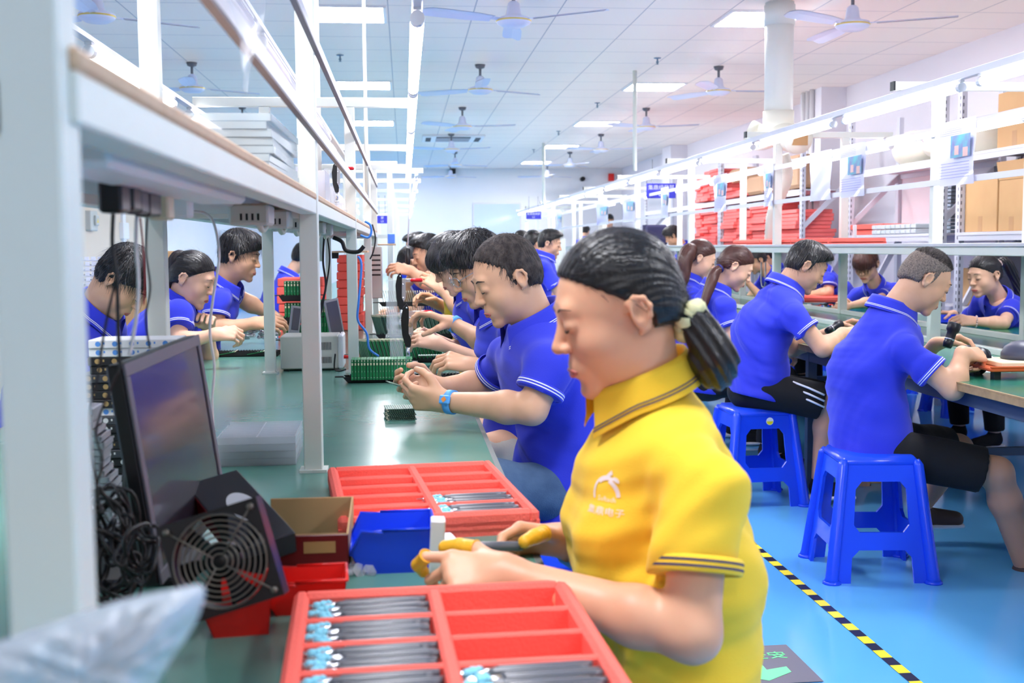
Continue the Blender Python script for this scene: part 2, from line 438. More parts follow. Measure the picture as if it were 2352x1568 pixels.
def blades(P, n, flow, length, width, lift=.25, seed=1):
    """thin tapering locks of hair growing off the given points (local head space)"""
    rg = np.random.default_rng(seed)
    if len(P) == 0: return np.zeros((0,3)), np.zeros((0,4), int)
    i = rg.integers(0, len(P), n); p = P[i]; nm = p-V(0,-.012,.03); nm /= np.linalg.norm(nm, axis=1)[:, None]
    f = flow(p); f -= (f*nm).sum(1)[:, None]*nm; f /= np.linalg.norm(f, axis=1)[:, None]+1e-9
    f += rg.normal(0, .18, f.shape); sd = np.cross(f, nm); L = (length*rg.uniform(.5, 1.2, n))[:, None]; W = width*.5
    a0 = p-nm*.002-sd*W; a1 = p-nm*.002+sd*W
    mid = p+f*L*.5+nm*L*lift*.5; tip = p+f*L+nm*L*lift*.6+V(0,0,-.15)*L
    b0 = mid-sd*W*.8; b1 = mid+sd*W*.8; t0 = tip-sd*W*.15; t1 = tip+sd*W*.15
    Q = np.stack([a0, a1, b1, b0, t1, t0], 1).reshape(-1, 3); k = np.arange(n)*6
    F = np.concatenate([np.stack([k, k+1, k+2, k+3], 1), np.stack([k+3, k+2, k+4, k+5], 1)])
    return Q, F
def wrinkle(A, seed, dirs=None, fr=46.):
    rg = np.random.default_rng(seed); a, b, c = (nrm(rg.normal(size=3)) for _ in range(3)); p = rg.uniform(0, 6, 6)
    if dirs is not None: a = nrm(dirs)
    def fn(D, X, Y, Z):
        u = X*a[0]+Y*a[1]+Z*a[2]; v = X*b[0]+Y*b[1]+Z*b[2]; w = X*c[0]+Y*c[1]+Z*c[2]
        s = np.sin(u*fr+2.2*np.sin(v*9+p[0])+1.3*np.sin(w*14+p[1])+p[2]); s = s*s*np.sign(s)
        s2 = np.sin(v*fr*.8+2*np.sin(u*11+p[3])+p[4]); m = .5+.5*np.sin(w*8+u*5+p[5])
        return D+A*(s*m+.6*s2*(1-m))
    return fn
def ik(a, b, l1, l2, pole):
    d = b-a; L = min(np.linalg.norm(d), (l1+l2)*.999); x = nrm(d); p = nrm(pole-(pole@x)*x)
    c = (l1*l1-l2*l2+L*L)/(2*L); h = math.sqrt(max(l1*l1-c*c, 0)); return a+x*c+p*h
PEOPLE = {}
def person(key, label, head, f, pitch=.45, roll=0, s=1., male=True, style='short', hairm=None, skin=None, shirt=None, stripe=None,
           neck=None, pelvis=None, hunch=.05, wl=None, wr=None, el=None, er=None, hl=None, hr=None, q=2, tail=None, legs='long', pants=None,
           bust=0, girth=1., shw=None, cuff=.62, group=None, logo=False, shl=None, shr=None, knees=None, ankles=None, face=None, hem=0., vol=1., shoe=None,
           fold=1., polo=True, cat='person', glasses=False, tailm=None, strand=1., body_low=True, cots=None, sleeve_r=1., neck_f=0., hair_z=0.):
    """q: 3 close, 2 middle, 1 far.  head: centre between the ears; f: horizontal facing; other joints in world space"""
    hs = {3: (.0026,.0028,.0065), 2: (.0036,.0034,.009), 1: (.006,.006,.014)}[q]
    skin = skin or (M_SKIN if male else M_SKINF); hairm = hairm or M_HAIR; shirt = shirt or M_BLUE; stripe = stripe or M_WHT; pants = pants or M_BLK
    f = nrm(V(f[0], f[1], 0)); z = V(0,0,1); r = np.cross(f, z)
    face = f if face is None else nrm(V(face[0], face[1], 0)); fr = np.cross(face, z)
    hf = nrm(face*math.cos(pitch)-z*math.sin(pitch)); hu = nrm(np.cross(fr, hf)); 
    if roll: hu = rot_axis(hu, hf, roll)
    hr_ = np.cross(hf, hu); B = np.array([hr_, hf, hu])      # local -> world
    head = np.asarray(head, float)
    if neck is None: neck = head-hu*.165*s-f*.045*s-hf*.01*s
    if pelvis is None: pelvis = V(neck[0], neck[1], 0)-f*.10*s+z*(.55)
    neck = np.asarray(neck, float); pelvis = np.asarray(pelvis, float)
    if legs != 'stand': pelvis = pelvis*V(1,1,0)+V(0,0,min(pelvis[2], .57))
    sp = nrm(neck-pelvis); fw = nrm(f-(f@sp)*sp); lat = np.cross(fw, sp)   # right side
    W = (shw or (.168 if male else .148))*s
    SR = neck-sp*.070*s+lat*W+fw*.01 if shr is None else np.asarray(shr, float)
    SL = neck-sp*.070*s-lat*W+fw*.01 if shl is None else np.asarray(shl, float)
    LA, LF = .285*s, .25*s
    root_loc = V(pelvis[0], pelvis[1], 0)
    def wrist(wv, side): 
        if wv is None: return neck+f*.36*s+lat*side*.07*s+V(0,0,-.33*s)
        return np.asarray(wv, float)
    WR, WL = wrist(wr, 1), wrist(wl, -1)
    ER = ik(SR, WR, LA, LF, lat*.7-z*1.0-f*.1) if er is None else np.asarray(er, float)
    EL = ik(SL, WL, LA, LF, -lat*.7-z*1.0-f*.1) if el is None else np.asarray(el, float)
    body = Acc()
    # head
    nb = (neck-sp*.03*s-head) @ B.T/s
    S = head_solid(hs[0], male, nb, q >= 2); P, Fc = S.mesh()
    body.add(P*s@B+head, Fc, skin); HP = P
    def snap(p, out=.0004):
        m = (np.abs(HP[:, 0]-p[0]) < .005) & (np.abs(HP[:, 2]-p[2]) < .004) & (HP[:, 1] > .03)
        return V(p[0], (np.sort(HP[m, 1])[-3:].mean() if m.sum() > 3 else p[1])+out, p[2])
    # arms + hands
    mus = (1. if male else (.93 if bust else .84))*s
    hands = {}
    for side, (sh, e, w, hd) in enumerate(((SR, ER, WR, hr), (SL, EL, WL, hl))):
        hd = dict(hd or {}); d = hd.get('d'); d = nrm(w-e)+V(0,0,-.15) if d is None else np.asarray(d, float); d = nrm(d)
        n = hd.get('n'); n = V(0,0,-1.)*.7+lat*(-1 if side == 0 else 1)*.7 if n is None else np.asarray(n, float)
        n = nrm(n-(n@d)*d); t = np.cross(d, n)*(1 if side == 0 else -1)
        # right hand: palm down, fingers forward -> thumb points left
        hj = hand_joints(w, d, n, t, s*(1 if male else .92), **{k: v for k, v in hd.items() if k in ('curl', 'spread', 'thumb', 'ind')})
        hands[side] = (w, d, n, t, hj)
        pts = [sh, e, w]+[p for fg in hj[0] for p in fg]+hj[1]
        us = sh+(e-sh)*.35
        lo = np.min([us, e, w]+pts[3:], 0)-.06; hi = np.max([us, e, w]+pts[3:], 0)+.06
        S = Solid(lo, hi, hs[1]); m = e+(w-e)*.28
        S.cone(us, e, .044*mus, .039*mus, 0).cone(e, m, .038*mus, .0425*mus, .02).cone(m, w, .0425*mus, .0265*mus, .02, flat=(n, 1.12))
        S.cone(w, w+d*.02*s, .027*mus, .026*mus, .02, flat=(n, 1.2))
        if q == 1:
            S.cone(w, hj[0][1][0], .024*s, .026*s, .02, flat=(n, 1.5))
        hand_into(S, w, d, n, t, hj, s*(1 if male else .92))
        P, Fc = S.mesh(); body.add(P, Fc, skin)
    # legs
    hipR, hipL = pelvis+lat*.095*s-z*.01, pelvis-lat*.095*s-z*.01
    if knees is None: knees = tuple(V((h_+f*.40*s)[0], (h_+f*.40*s)[1], .50)+r*.05*g_ for h_, g_ in ((hipR, 1), (hipL, -1)))
    if ankles is None: ankles = tuple(V(k[0], k[1], .09)-f*.04 for k in knees)
    if legs == 'stand':
        knees = (hipR*V(1,1,0)+z*.47, hipL*V(1,1,0)+z*.47); ankles = tuple(V(k[0], k[1], .09) for k in knees)
    # torso under the clothes joins everything
    S = Solid(np.min([neck, pelvis, SR, SL, *knees, *ankles, *(a+f*.2 for a in ankles)], 0)-.2, np.max([neck, pelvis, SR, SL, *knees, *ankles, *(a+f*.2 for a in ankles)], 0)+.2, max(hs[2]*1.2, .009))
    mid = pelvis+(neck-pelvis)*.5-fw*hunch
    S.cone(neck-sp*.12*s, mid, .125*s, .12*s, 0, flat=(fw, 1.5)).cone(mid, pelvis, .12*s, .135*s, .05, flat=(fw, 1.5))
    S.cone(SR, SL, .045*s, .045*s, .04).cone(neck, neck-sp*.1, .045*s, .06*s, .04)
    S.cone(SR, SR+(ER-SR)*.5, .038*mus, .040*mus, .02).cone(SL, SL+(EL-SL)*.5, .038*mus, .040*mus, .02)
    for hp, kn, an in zip((hipR, hipL), knees, ankles):
        S.cone(hp, kn, .075*s, .055*s, .03).cone(kn, kn+(an-kn)*.3, .054*s, .056*s, .03).cone(kn+(an-kn)*.3, an, .056*s, .034*s, .03)
        if shoe is None: S.cone(an-z*.05*s, an-z*.06*s+f*.15*s, .034*s, .028*s, .02)
    P, Fc = S.mesh(); body.add(P, Fc, skin if legs != 'shorts' else M_LEGSK)
    root = body.build('person', None, root_loc); tag(root, label, cat, group)
    # ---------------- hair
    P, Fc = hair_mesh({3: .0024, 2: .0034, 1: .0055}[q], style, vol, hair_z)
    hacc = Acc(); 
    hm = M_SCALP if style == 'buzz' else hairm
    hacc.add(P*s@B+head, Fc, hm)
    T = V(0,-.100,-.008) if style == 'pony' else V(0,-.04,.14)
    fl = (lambda p: (T-p)) if style == 'pony' else (lambda p: (p-T)+V(0,.05,0))
    nbl = int({3: 2600, 2: 1300, 1: 300}[q]*strand)
    if style not in ('buzz',):
        Q, G = blades(P, nbl, fl, {'pony': .03, 'short': .028, 'thin': .017, 'shaggy': .040, 'bangs': .045}[style], {3: .0011, 2: .0018, 1: .003}[q],
                      {'pony': .03, 'short': .22, 'thin': .38, 'shaggy': .22, 'bangs': .06}[style], seed=hash(key) % 1000 if False else len(key)*7)
        hacc.add(Q*s@B+head, G, hairm)
    else:
        top = P[(P[:, 2] > .075)]; Q, G = blades(top, nbl*2, lambda p: V(0,.4,1.)+p*0, .011, .0014, .8, 3); hacc.add(Q*s@B+head, G, M_HAIRG)
    ho = hacc.build('hair', root, root_loc)
    # ponytail: world points
    if tail is not None:
        tp = spline(tail['pts'], 5); R0 = tail.get('r', .03); n = len(tp); ta = Acc(); rg = np.random.default_rng(5)
        S = Solid(np.min(tp, 0)-.07, np.max(tp, 0)+.07, {3: .003, 2: .0045, 1: .006}[q])
        rad = (lambda t: R0*(.50+.85*t)*(1 if t < .8 else 1-(t-.8)*3.4)) if tail.get('flare') else (lambda t: R0*(.50+.55*math.sin(min(t*2.6, 1.57)))*(1-.80*max(0, t-.35)/.65))
        for i in range(n-1): S.cone(tp[i], tp[i+1], rad(i/(n-1)), rad((i+1)/(n-1)), .01)
        S.field(wrinkle(.0024, 4, nrm(np.cross(tp[-1]-tp[0], V(0,1,.1))), 420.)); Pt, Ft = S.mesh(); ta.add(Pt, Ft, tailm or hairm)
        nb_ = int({3: 1100, 2: 420, 1: 60}[q]); Q = []; G = []
        for i in range(nb_):
            o = rg.normal(size=3); o /= np.linalg.norm(o); st = int(rg.uniform(0, n*.5)); en = min(n-1, st+int(rg.uniform(n*.3, n*.7))); w = .0009 if q == 3 else .002
            k0 = len(Q); grow = rg.uniform(.9, 1.12)
            idx = list(range(st, en+1))
            for j in idx:
                c = tp[j]+o*rad(j/(n-1))*grow*(1+.6*(j == n-1)); sd = nrm(np.cross(o, V(.3,.2,.9)))*w*(1-.7*(j-st)/max(1, en-st)); Q += [c-sd, c+sd]
            if en == n-1:
                e2 = tp[-1]+(tp[-1]-tp[-2])*rg.uniform(.3, 2.2)+o*rad(1)*1.5; Q += [e2, e2+V(0,0,.0006)]; idx.append(0)
            for j in range(len(idx)-1): G.append((k0+2*j, k0+2*j+1, k0+2*j+3, k0+2*j+2))
        ta.add(np.array(Q), np.array(G), tailm or hairm); ta.build('ponytail', root, root_loc)
        if tail.get('tie') is not None:
            tm = tail['tie']; b = MB().use(tm, True); c0 = tp[tail.get('ti', 1)]; ax = nrm(tp[3]-tp[0]); a = nrm(np.cross(ax, V(.1,.2,1))); b2 = np.cross(ax, a); rr = tail.get('tr', .018); tw = tail.get('tw', .012)
            ring = []
            for i in range(28):
                w = 2*math.pi*i/28; k_ = 1+(.14*math.sin(w*5+1) if tw > .01 else 0); ring.append(c0+(a*math.cos(w)+b2*math.sin(w))*rr*k_+ax*.12*tw*math.sin(w*7))
            ring.append(ring[0]); b.tube(ring, [tw*(1+(.25*math.sin(i*2.4) if tw > .01 else 0)) for i in range(29)], 10, False); tag(b.build('hair_tie', root, root_loc), tail.get('tlabel'))
    # face details (local -> world)
    def loc2w(p): return V(*p)*s@B+head
    b = MB().use(M_BROW if male else mat('brow_soft', (96,72,60), .8), True); eb = 1. if male else .62
    for x in (-1, 1): b.tube([loc2w(snap(p, -.0002)) for p in ((x*.012,.0885,.0270),(x*.020,.089,.0300),(x*.030,.0845,.0320),(x*.040,.0845,.0315),(x*.050,.0740,.0275))], [.0014*s*eb,.0024*s*eb,.0025*s*eb,.0020*s*eb,.0008*s*eb], 6)
    b.build('eyebrows', root, root_loc)
    b = MB().use(M_LASH, True)
    for x in (-1, 1): b.tube([loc2w(snap(p)) for p in ((x*.019,.0875,.0000),(x*.026,.0905,-.0025),(x*.036,.0895,-.0022),(x*.045,.0815,.0005))], [.0007*s,.0014*s,.0015*s,.0008*s], 6)
    b.build('eyelashes', root, root_loc)
    b = MB().use(M_LIP, True)
    b.tube([loc2w(snap(p, -.0006)) for p in ((-.025,.0850,-.0635),(-.013,.0935,-.0610),(0,.0955,-.0602),(.013,.0935,-.0610),(.025,.0850,-.0635))], [.0014*s,.0032*s,.0036*s,.0032*s,.0014*s], 8)
    b.tube([loc2w(snap(p, -.0006)) for p in ((-.023,.0850,-.0655),(-.011,.0922,-.0680),(0,.0940,-.0686),(.011,.0922,-.0680),(.023,.0850,-.0655))], [.0014*s,.0037*s,.0043*s,.0037*s,.0014*s], 8)
    b.build('lips', root, root_loc)
    if glasses:
        b = MB().use(M_SILV, True)
        for x in (-1, 1):
            ring = [loc2w((x*.033+.023*math.cos(w), .104-.012*abs(x*.033+.023*math.cos(w))/.05, .002+.017*math.sin(w))) for w in np.linspace(0, 2*math.pi, 17)]
            b.tube(ring, .0012, 5, False); b.tube([loc2w(p) for p in ((x*.056,.094,.006),(x*.079,.04,.010),(x*.086,-.01,.012))], .0013, 5)
        b.tube([loc2w((-.010,.104,.005)), loc2w((0,.107,.008)), loc2w((.010,.104,.005))], .0012, 5)
        go = b.build('spectacles', root, root_loc); tag(go, 'thin silver framed spectacles')
        b = MB().use(mat('lens', (235,240,245), .05, alpha=.2, spec=.6))
        for x in (-1, 1): b.add([loc2w((x*.033+.022*math.cos(w), .103, .002+.016*math.sin(w))) for w in np.linspace(0, 2*math.pi, 13)[:-1]], [tuple(range(12))])
        b.build('lens', go, root_loc)
    # ---------------- shirt
    cR, cL = SR+(ER-SR)*cuff, SL+(EL-SL)*cuff
    S = Solid(np.min([neck, pelvis-sp*(.12+hem), cR, cL, SR, SL], 0)-.2*girth, np.max([neck, pelvis, cR, cL, SR, SL], 0)+.2*girth, hs[2])
    g = girth*s
    S.cone(neck-sp*.13*s, mid, .152*g, .150*g, 0, flat=(fw, 1.42)).cone(mid, pelvis-sp*(.05+hem), .152*g, .178*g, .05, flat=(fw, 1.30))
    if bust:
        for x in (-1, 1): S.ell(neck-sp*.215*s+fw*(.072)*s+lat*x*.062*s, (.066*s,.060*s,.072*s), .09)
    S.cone(SR, SL, .052*s, .052*s, .05).cone(neck-sp*.005, neck-sp*.12*s, .050*s, .085*s, .06)
    for sh, c, e in ((SR, cR, ER), (SL, cL, EL)):
        dd = nrm(e-sh); S.cone(sh+dd*.02, c+dd*.05, .053*s*sleeve_r, .063*s*sleeve_r*(1 if male else .95), .045, cut=(c, dd))
    S.field(wrinkle(.0075*fold, len(key)*13+ord(key[0]), None)).field(wrinkle(.0048*fold, len(key)*7+ord(key[-1]), sp, 60.))
    # neck opening, hem
    nk = neck+sp*.060*s+f*.012*s
    S.ell(nk, (.074*s,.074*s,.072*s), .008, -1)
    S.half(pelvis-sp*(.075+hem), -sp, .01)
    P, Fc = S.mesh(); sa = Acc(); sa.add(smooth_mesh(P, Fc, 1), Fc, shirt)
    so = sa.build('shirt' if not polo else 'polo_shirt', root, root_loc)
    if q >= 2:  # shoulder seams
        pass
    # cuffs with stripes
    for nm_, sh, c, e in (('r', SR, cR, ER), ('l', SL, cL, EL)):
        dd = nrm(e-sh); a = nrm(np.cross(dd, V(.1,.3,1))); b2 = np.cross(dd, a); R1 = .0615*s*sleeve_r*(1 if male else .95)
        def ringp(off, rr, n=28): return [c+dd*off+(a*math.cos(w)+b2*math.sin(w))*rr for w in np.linspace(0, 2*math.pi, n, endpoint=False)]
        rows = [ringp(-.022, R1+.0015), ringp(-.020, R1+.004), ringp(-.002, R1+.004), ringp(0, R1+.002), ringp(-.001, R1-.004), ringp(-.02, R1-.004)]
        b = MB().use(shirt, True).grid(rows, True); cf = b.build('cuff', so)
        cf.data.transform(Matrix.Translation(-Vector(root_loc)))
        if polo:
            for o_ in (-.015, -.0075):
                w_ = .0016 if q > 1 else .0026
                b = MB().use(stripe, True).grid([ringp(o_-w_, R1+.0046), ringp(o_+w_, R1+.0046)], True)
                st = b.build('cuff_stripe', cf); st.data.transform(Matrix.Translation(-Vector(root_loc)))
    # collar
    if polo:
        cn = neck+sp*.026*s; up = nrm(sp*1.0+f*.22-fw*.1+fw*neck_f); cf_ = nrm(f-(f@up)*up); cl = np.cross(cf_, up)
        R0 = (.068 if male else .061)*s; th = np.linspace(-2.72, 2.72, 41)
        def cp(t, rr, hh):
            fr_ = abs(t)/2.72; pt = max(0, fr_-.72)/.28
            rx = rr*(1+.10*fr_); dir_ = -cf_*math.cos(t)+cl*math.sin(t)
            return cn+dir_*rx*s/s+up*(hh-.030*fr_*fr_)*s+cf_*(.012*fr_+.01*pt)*s
        prof = [(R0*.98,-.012),(R0*.97,.020),(R0*1.0,.036),(R0*1.06,.040),(R0*1.13,.030),(R0*1.24,.008),(R0*1.33,-.008)]
        rows = [[cp(t, rr, hh-(.016*max(0, abs(t)/2.72-.72)/.28 if i >= 5 else 0)) for t in th] for i, (rr, hh) in enumerate(prof)]
        rows += [[p-up*.003-np.array(cn*0) for p in rows[-1]]]
        b = MB().use(shirt, True).grid(rows); col_ = b.build('collar', so); col_.data.transform(Matrix.Translation(-Vector(root_loc)))
        for (a0, a1) in ((.30,.42),(.58,.70)):
            w = 5
            def mixrow(a): return [np.asarray(p)*(1-a)+np.asarray(q_)*a+up*.0012+nrm(np.asarray(q_)-cn)*.0012 for p, q_ in zip(rows[5], rows[6])]
            b = MB().use(stripe, True).grid([mixrow(a0), mixrow(a1)]); st = b.build('collar_stripe', col_); st.data.transform(Matrix.Translation(-Vector(root_loc)))
    # ---------------- trousers
    if body_low:
        S = Solid(np.min([pelvis, *knees, *ankles], 0)-.2, np.max([pelvis, *knees, *ankles], 0)+.2, max(hs[2], .008))
        S.ell(pelvis-sp*.045, (.150*s,.135*s,.100*s), 0)
        for hp, kn, an in zip((hipR, hipL), knees, ankles):
            if legs == 'shorts':
                e = hp+(kn-hp)*.88; dd = nrm(kn-hp); S.cone(hp-sp*.02, e+dd*.08, .088*s, .088*s, .04, cut=(e, dd))
            else: S.cone(hp-sp*.02, kn, .085*s, .072*s, .04).cone(kn, an+z*.03, .072*s, .055*s, .03, cut=(an+z*.02, an-kn))
        S.field(wrinkle(.003, 17)); P, Fc = S.mesh(); Acc().add(P, Fc, pants).build('shorts' if legs == 'shorts' else 'trousers', root, root_loc)
        if legs != 'shorts' or shoe:
            for an in ankles:
                sf = Solid(an-.2, an+.22, .008); sf.cone(an-z*.035, an-z*.05+f*.14*s, .042*s, .034*s, 0, cut=(an-z*.072, -z)).cone(an+z*.0, an-z*.03, .036*s, .04*s, .02)
                P, Fc = sf.mesh(); so_ = Acc().add(P, Fc, shoe or M_BLK).build('shoe', root, root_loc)
                sb = MB().use(M_SOLE).tube([an-z*.074-f*.05*s, an-z*.074+f*.05*s, an-z*.074+f*.17*s], [.036*s,.042*s,.03*s], 12, ell=(z, .35)); sb.build('sole', so_); so_.children[0].data.transform(Matrix.Translation(-Vector(root_loc)))
    PEOPLE[key] = dict(root=root, loc=root_loc, shirt=so, hands=hands, B=B, head=head, s=s, neck=neck, pelvis=pelvis, sp=sp, fw=fw, lat=lat, f=f, WR=WR, WL=WL, ER=ER, EL=EL, SR=SR, SL=SL)
    return PEOPLE[key]
def wristband(P, side, off=.02, m=None, w=.009, box=False, label=None):
    wv = P['WR'] if side == 'r' else P['WL']; e = P['ER'] if side == 'r' else P['EL']; d = nrm(wv-e); c = wv-d*off
    a = nrm(np.cross(d, V(.2,.1,1))); b2 = np.cross(d, a); R = .031*P['s']
    rg = lambda o, r: [c+d*o+(a*math.cos(t)+b2*math.sin(t))*r for t in np.linspace(0, 2*math.pi, 24, endpoint=False)]
    b = MB().use(m or M_WBAND, True).grid([rg(-w, R-.002), rg(-w, R+.002), rg(w, R+.002), rg(w, R-.002)], True)
    o = b.build('wrist_strap', P['root'], P['loc'])
    if label: tag(o, label)
    if box is not None and box is not False:
        n = nrm(np.asarray(box, float)-(np.asarray(box, float)@d)*d); t = np.cross(d, n)
        b = MB().use(m or M_WBAND); b.T = frame_mat(c+n*(R+.003)-P['loc']*0, d, t, n); b.box((-.016,-.012,-.004), (.016,.012,.006), .003); bo = b.build('strap_buckle', P['root'], P['loc'])
        b = MB().use(mat('buckle_orange', (232,140,60), .5)); b.T = frame_mat(c+n*(R+.0094), nrm(d+t), nrm(t-d), n); b.box((-.006,-.006,0), (.006,.006,.0006)); b.build('emblem', bo); bo.children[0].data.transform(Matrix.Translation(-Vector(P['loc'])))
    return o
# ------------------------------------------------------------------ who sits where
FAST = False
SCR = mat('scrunchie', (222,218,170), .8, bump=.4, bscale=90)
LX = V(-1,0,0); RX = V(1,0,0); UP = V(0,0,1)
# left bench, aisle side (facing -X)
p = person('woman_yellow', 'woman in yellow polo shirt with low ponytail, nearest person, sorting pens', at(1422,714,1.62), (-1,-.03), pitch=.30, s=.97, male=False, style='pony', q=3, hair_z=.012,
    skin=M_SKINN, shirt=M_YEL, stripe=M_NAVY, neck=at(1492,912,1.64), pelvis=at(1550,1660,1.68), hunch=.025, bust=1, girth=.98, sleeve_r=1.02,
    shl=at(1606,1100,1.48), el=at(1590,1455,1.42), wl=at(1165,1318,1.56), shr=at(1440,1020,1.80), er=at(1430,1330,1.86), wr=at(1292,1240,1.80), cuff=.62,
    hl=dict(d=V(-1,.10,.02), n=V(-.1,.60,-.70), curl=((.12,.95,.9),(.8,1.0,.7),(1.0,1.0,.6),(1.1,1.0,.6)), thumb=(.25,.45,.3)),
    hr=dict(d=V(-1,-.15,.1), n=V(0,-.75,-.55), curl=((.6,.7,.5),(.9,.9,.6),(1.0,1.0,.7),(1.1,1.1,.7)), thumb=(.6,.35,.3)),
    tail=dict(pts=[at(1553,715,1.62), at(1588,735,1.60), at(1620,778,1.59), at(1640,825,1.59), at(1650,868,1.59)], r=.026, flare=True, ti=5, tie=SCR, tr=.018, tw=.013, tlabel='pale green fabric scrunchie'))
wristband(p, 'r', .035, w=.013, box=V(.2,-1,.5), label='light blue anti-static wrist strap')
p = person('man_bench', 'middle-aged man in blue polo shirt inspecting a circuit board, nearest man at left bench', at(1166,640,3.12), (-1,-.22), pitch=.42, style='thin', hairm=M_HAIRG, q=3,
    neck=at(1236,750,3.16), pelvis=at(1300,1075,3.2), hunch=.06, girth=1.16, shl=at(1266,838,2.98), el=at(1222,940,2.95), wl=at(1022,922,3.10), shr=at(1170,820,3.34), er=at(1112,885,3.42), wr=at(1005,890,3.30), cuff=.64,
    hl=dict(d=V(-1,.25,.12), n=V(0,.8,.45), curl=(.75,.8,.5), thumb=(.7,.9,.8)), hr=dict(d=V(-1,-.25,.02), n=V(0,-.9,.4), curl=(.65,.7,.5), thumb=(.7,.9,.8)), pants=M_JEAN, knees=(at(1130,1135,3.35), at(1140,1120,3.05)))
wristband(p, 'l', .02, w=.010, box=V(-.2,-1,.3), label='bright blue anti-static wrist strap')
p = person('man_spec', 'young man in blue polo and spectacles raising one hand to a red clamp handle', at(1100,617,3.85), (-1,-.2), pitch=.5, style='shaggy', glasses=True, q=3,
    neck=at(1160,715,3.88), pelvis=at(1190,950,3.95), shl=at(1185,765,3.72), wl=at(1092,842,3.62), er=at(1130,796,4.15), wr=at(1040,742,4.26), shr=at(1150,735,4.02), cuff=.5,
    hr=dict(d=V(-1,0,.42), n=V(-.4,0,-.9), curl=((.25,.7,.5),(.35,.8,.5),(.45,.8,.5),(.5,.8,.5)), thumb=(.9,.3,.2)), hl=dict(d=V(-1,.1,.25), n=V(0,.5,-.8), curl=(.6,.7,.5)), pants=M_BEIGE)
wristband(p, 'r', .01, w=.009, label='sky blue wrist strap')
person('girl_fringe', 'young woman with black fringe in blue polo bending over circuit boards at left bench', at(1050,603,4.62), (-1,-.12), pitch=.5, male=False, style='bangs', q=2,
    neck=at(1095,672,4.66), pelvis=at(1130,860,4.75), shl=at(1108,700,4.50), wl=at(1010,790,4.4), wr=at(985,770,4.8), cuff=.6, hl=dict(curl=(.5,.5,.4)))
person('worker_yellow', 'worker in yellow polo half hidden between blue-shirted workers at the left bench', at(1040,590,5.6), (-1,0), pitch=.5, style='short', q=2, shirt=M_YEL, stripe=M_NAVY, neck=at(1068,648,5.62), pelvis=at(1085,790,5.7), wl=at(1016,664,5.5), el=at(1062,712,5.45), wr=at(1010,700,5.9))
person('man_leaning', 'man with short black hair leaning far forward at the far left bench', at(984,583,7.1), (-1,-.2), pitch=.35, style='short', q=2, neck=at(1012,625,7.12), pelvis=at(1040,720,7.3), wl=at(945,622,6.9), el=at(975,648,6.85), wr=at(950,618,7.3), hl=dict(d=V(-1,0,.2)))
person('far_head_a', 'worker seen as dark hair and blue sleeve just below the leaning man', at(952,602,7.9), (-1,-.3), pitch=.9, style='bangs', q=1, neck=at(975,620,7.95), male=False)
person('far_head_b', 'worker seen as a tuft of hair directly behind the leaning man', at(960,570,8.8), (-1,0), pitch=.3, style='short', q=1)
# wall side of the left bench (facing +X)
p = person('man_left', 'young man with bowl haircut bending low behind the monitor at far left', at(282,645,4.05), (1,-.12), pitch=.85, style='shaggy', q=3, neck=at(216,722,4.1), pelvis=at(90,880,4.2)-V(.02,0,.0), girth=1.0, wr=at(330,850,3.8), wl=at(350,830,4.2))
NAVYB = mat('hair_band_black', (20,20,24), .6); CREAM = mat('hair_band_cream', (226,214,180), .7); NAVYT = mat('hair_band_navy', (30,34,110), .6); PINKT = mat('hair_band_pink', (232,196,190), .6)
p = person('girl_left', 'young woman with high ponytail in blue polo trimming parts with pliers at left', at(441,640,5.0), (1,-.15), pitch=.40, male=False, style='pony', q=3, neck=at(402,690,5.02), pelvis=at(345,850,5.1), shr=at(410,722,4.86), er=at(412,788,4.78), wr=at(492,768,4.78), wl=at(478,752,5.1),
    tail=dict(pts=[at(424,592,5.), at(410,590,5.), at(398,612,5.), at(395,645,5.), at(394,680,5.)], r=.030, tie=NAVYB, tr=.014, tw=.005), cuff=.5, tailm=mat('hair_dark', (34,26,28), .4, bump=.5, bscale=160, stretch=(1,1,.25)), hr=dict(d=V(1,.1,.05), curl=(.8,.8,.5)))
p = person('man_left2', 'young man with tousled black hair in blue polo standing out behind the ponytailed woman', at(549,588,5.7), (1,-.1), pitch=.25, style='shaggy', q=3, neck=at(510,655,5.72), pelvis=at(440,850,5.8), shr=at(500,690,5.56), er=at(492,760,5.5), wr=at(585,742,5.5), wl=at(622,722,5.95), el=at(560,690,5.95), cuff=.55)
person('far_left_hair', 'person seen as long dark hair above the stack of red trays, behind tall post', at(698,592,9.2), (1,.2), pitch=.5, male=False, style='bangs', q=1)
# aisle side of the right bench (facing +X)
M_SAND = mat('sandal_brown', (70,52,48), .6)
p = person('man_buzz', 'man with grey cropped hair in blue polo seen from behind, nearest on right row', at(2122,643,4.18), (1,-.08), pitch=.55, style='buzz', q=3, neck=at(2040,722,4.22), pelvis=at(2005,1005,4.22), hunch=.06, girth=1.13, shr=at(2075,800,4.04), er=at(2188,893,3.95), wr=at(2212,812,4.02), shl=at(2075,765,4.42), wl=at(2150,790,4.45), cuff=.62, legs='shorts', shoe=M_SAND,
    knees=(at(2290,1085,4.0), at(2200,1030,4.4)), ankles=(at(2352,1300,4.05), at(2115,1165,4.45)), hr=dict(d=V(1,.3,-.1), n=V(-.1,.5,-.8), curl=(1.,1.,.6), thumb=(.6,.3,.3)), hl=dict(d=V(1,-.2,.2), n=V(0,-.5,-.8), curl=(.7,.6,.4)), hem=.03, cat='person')
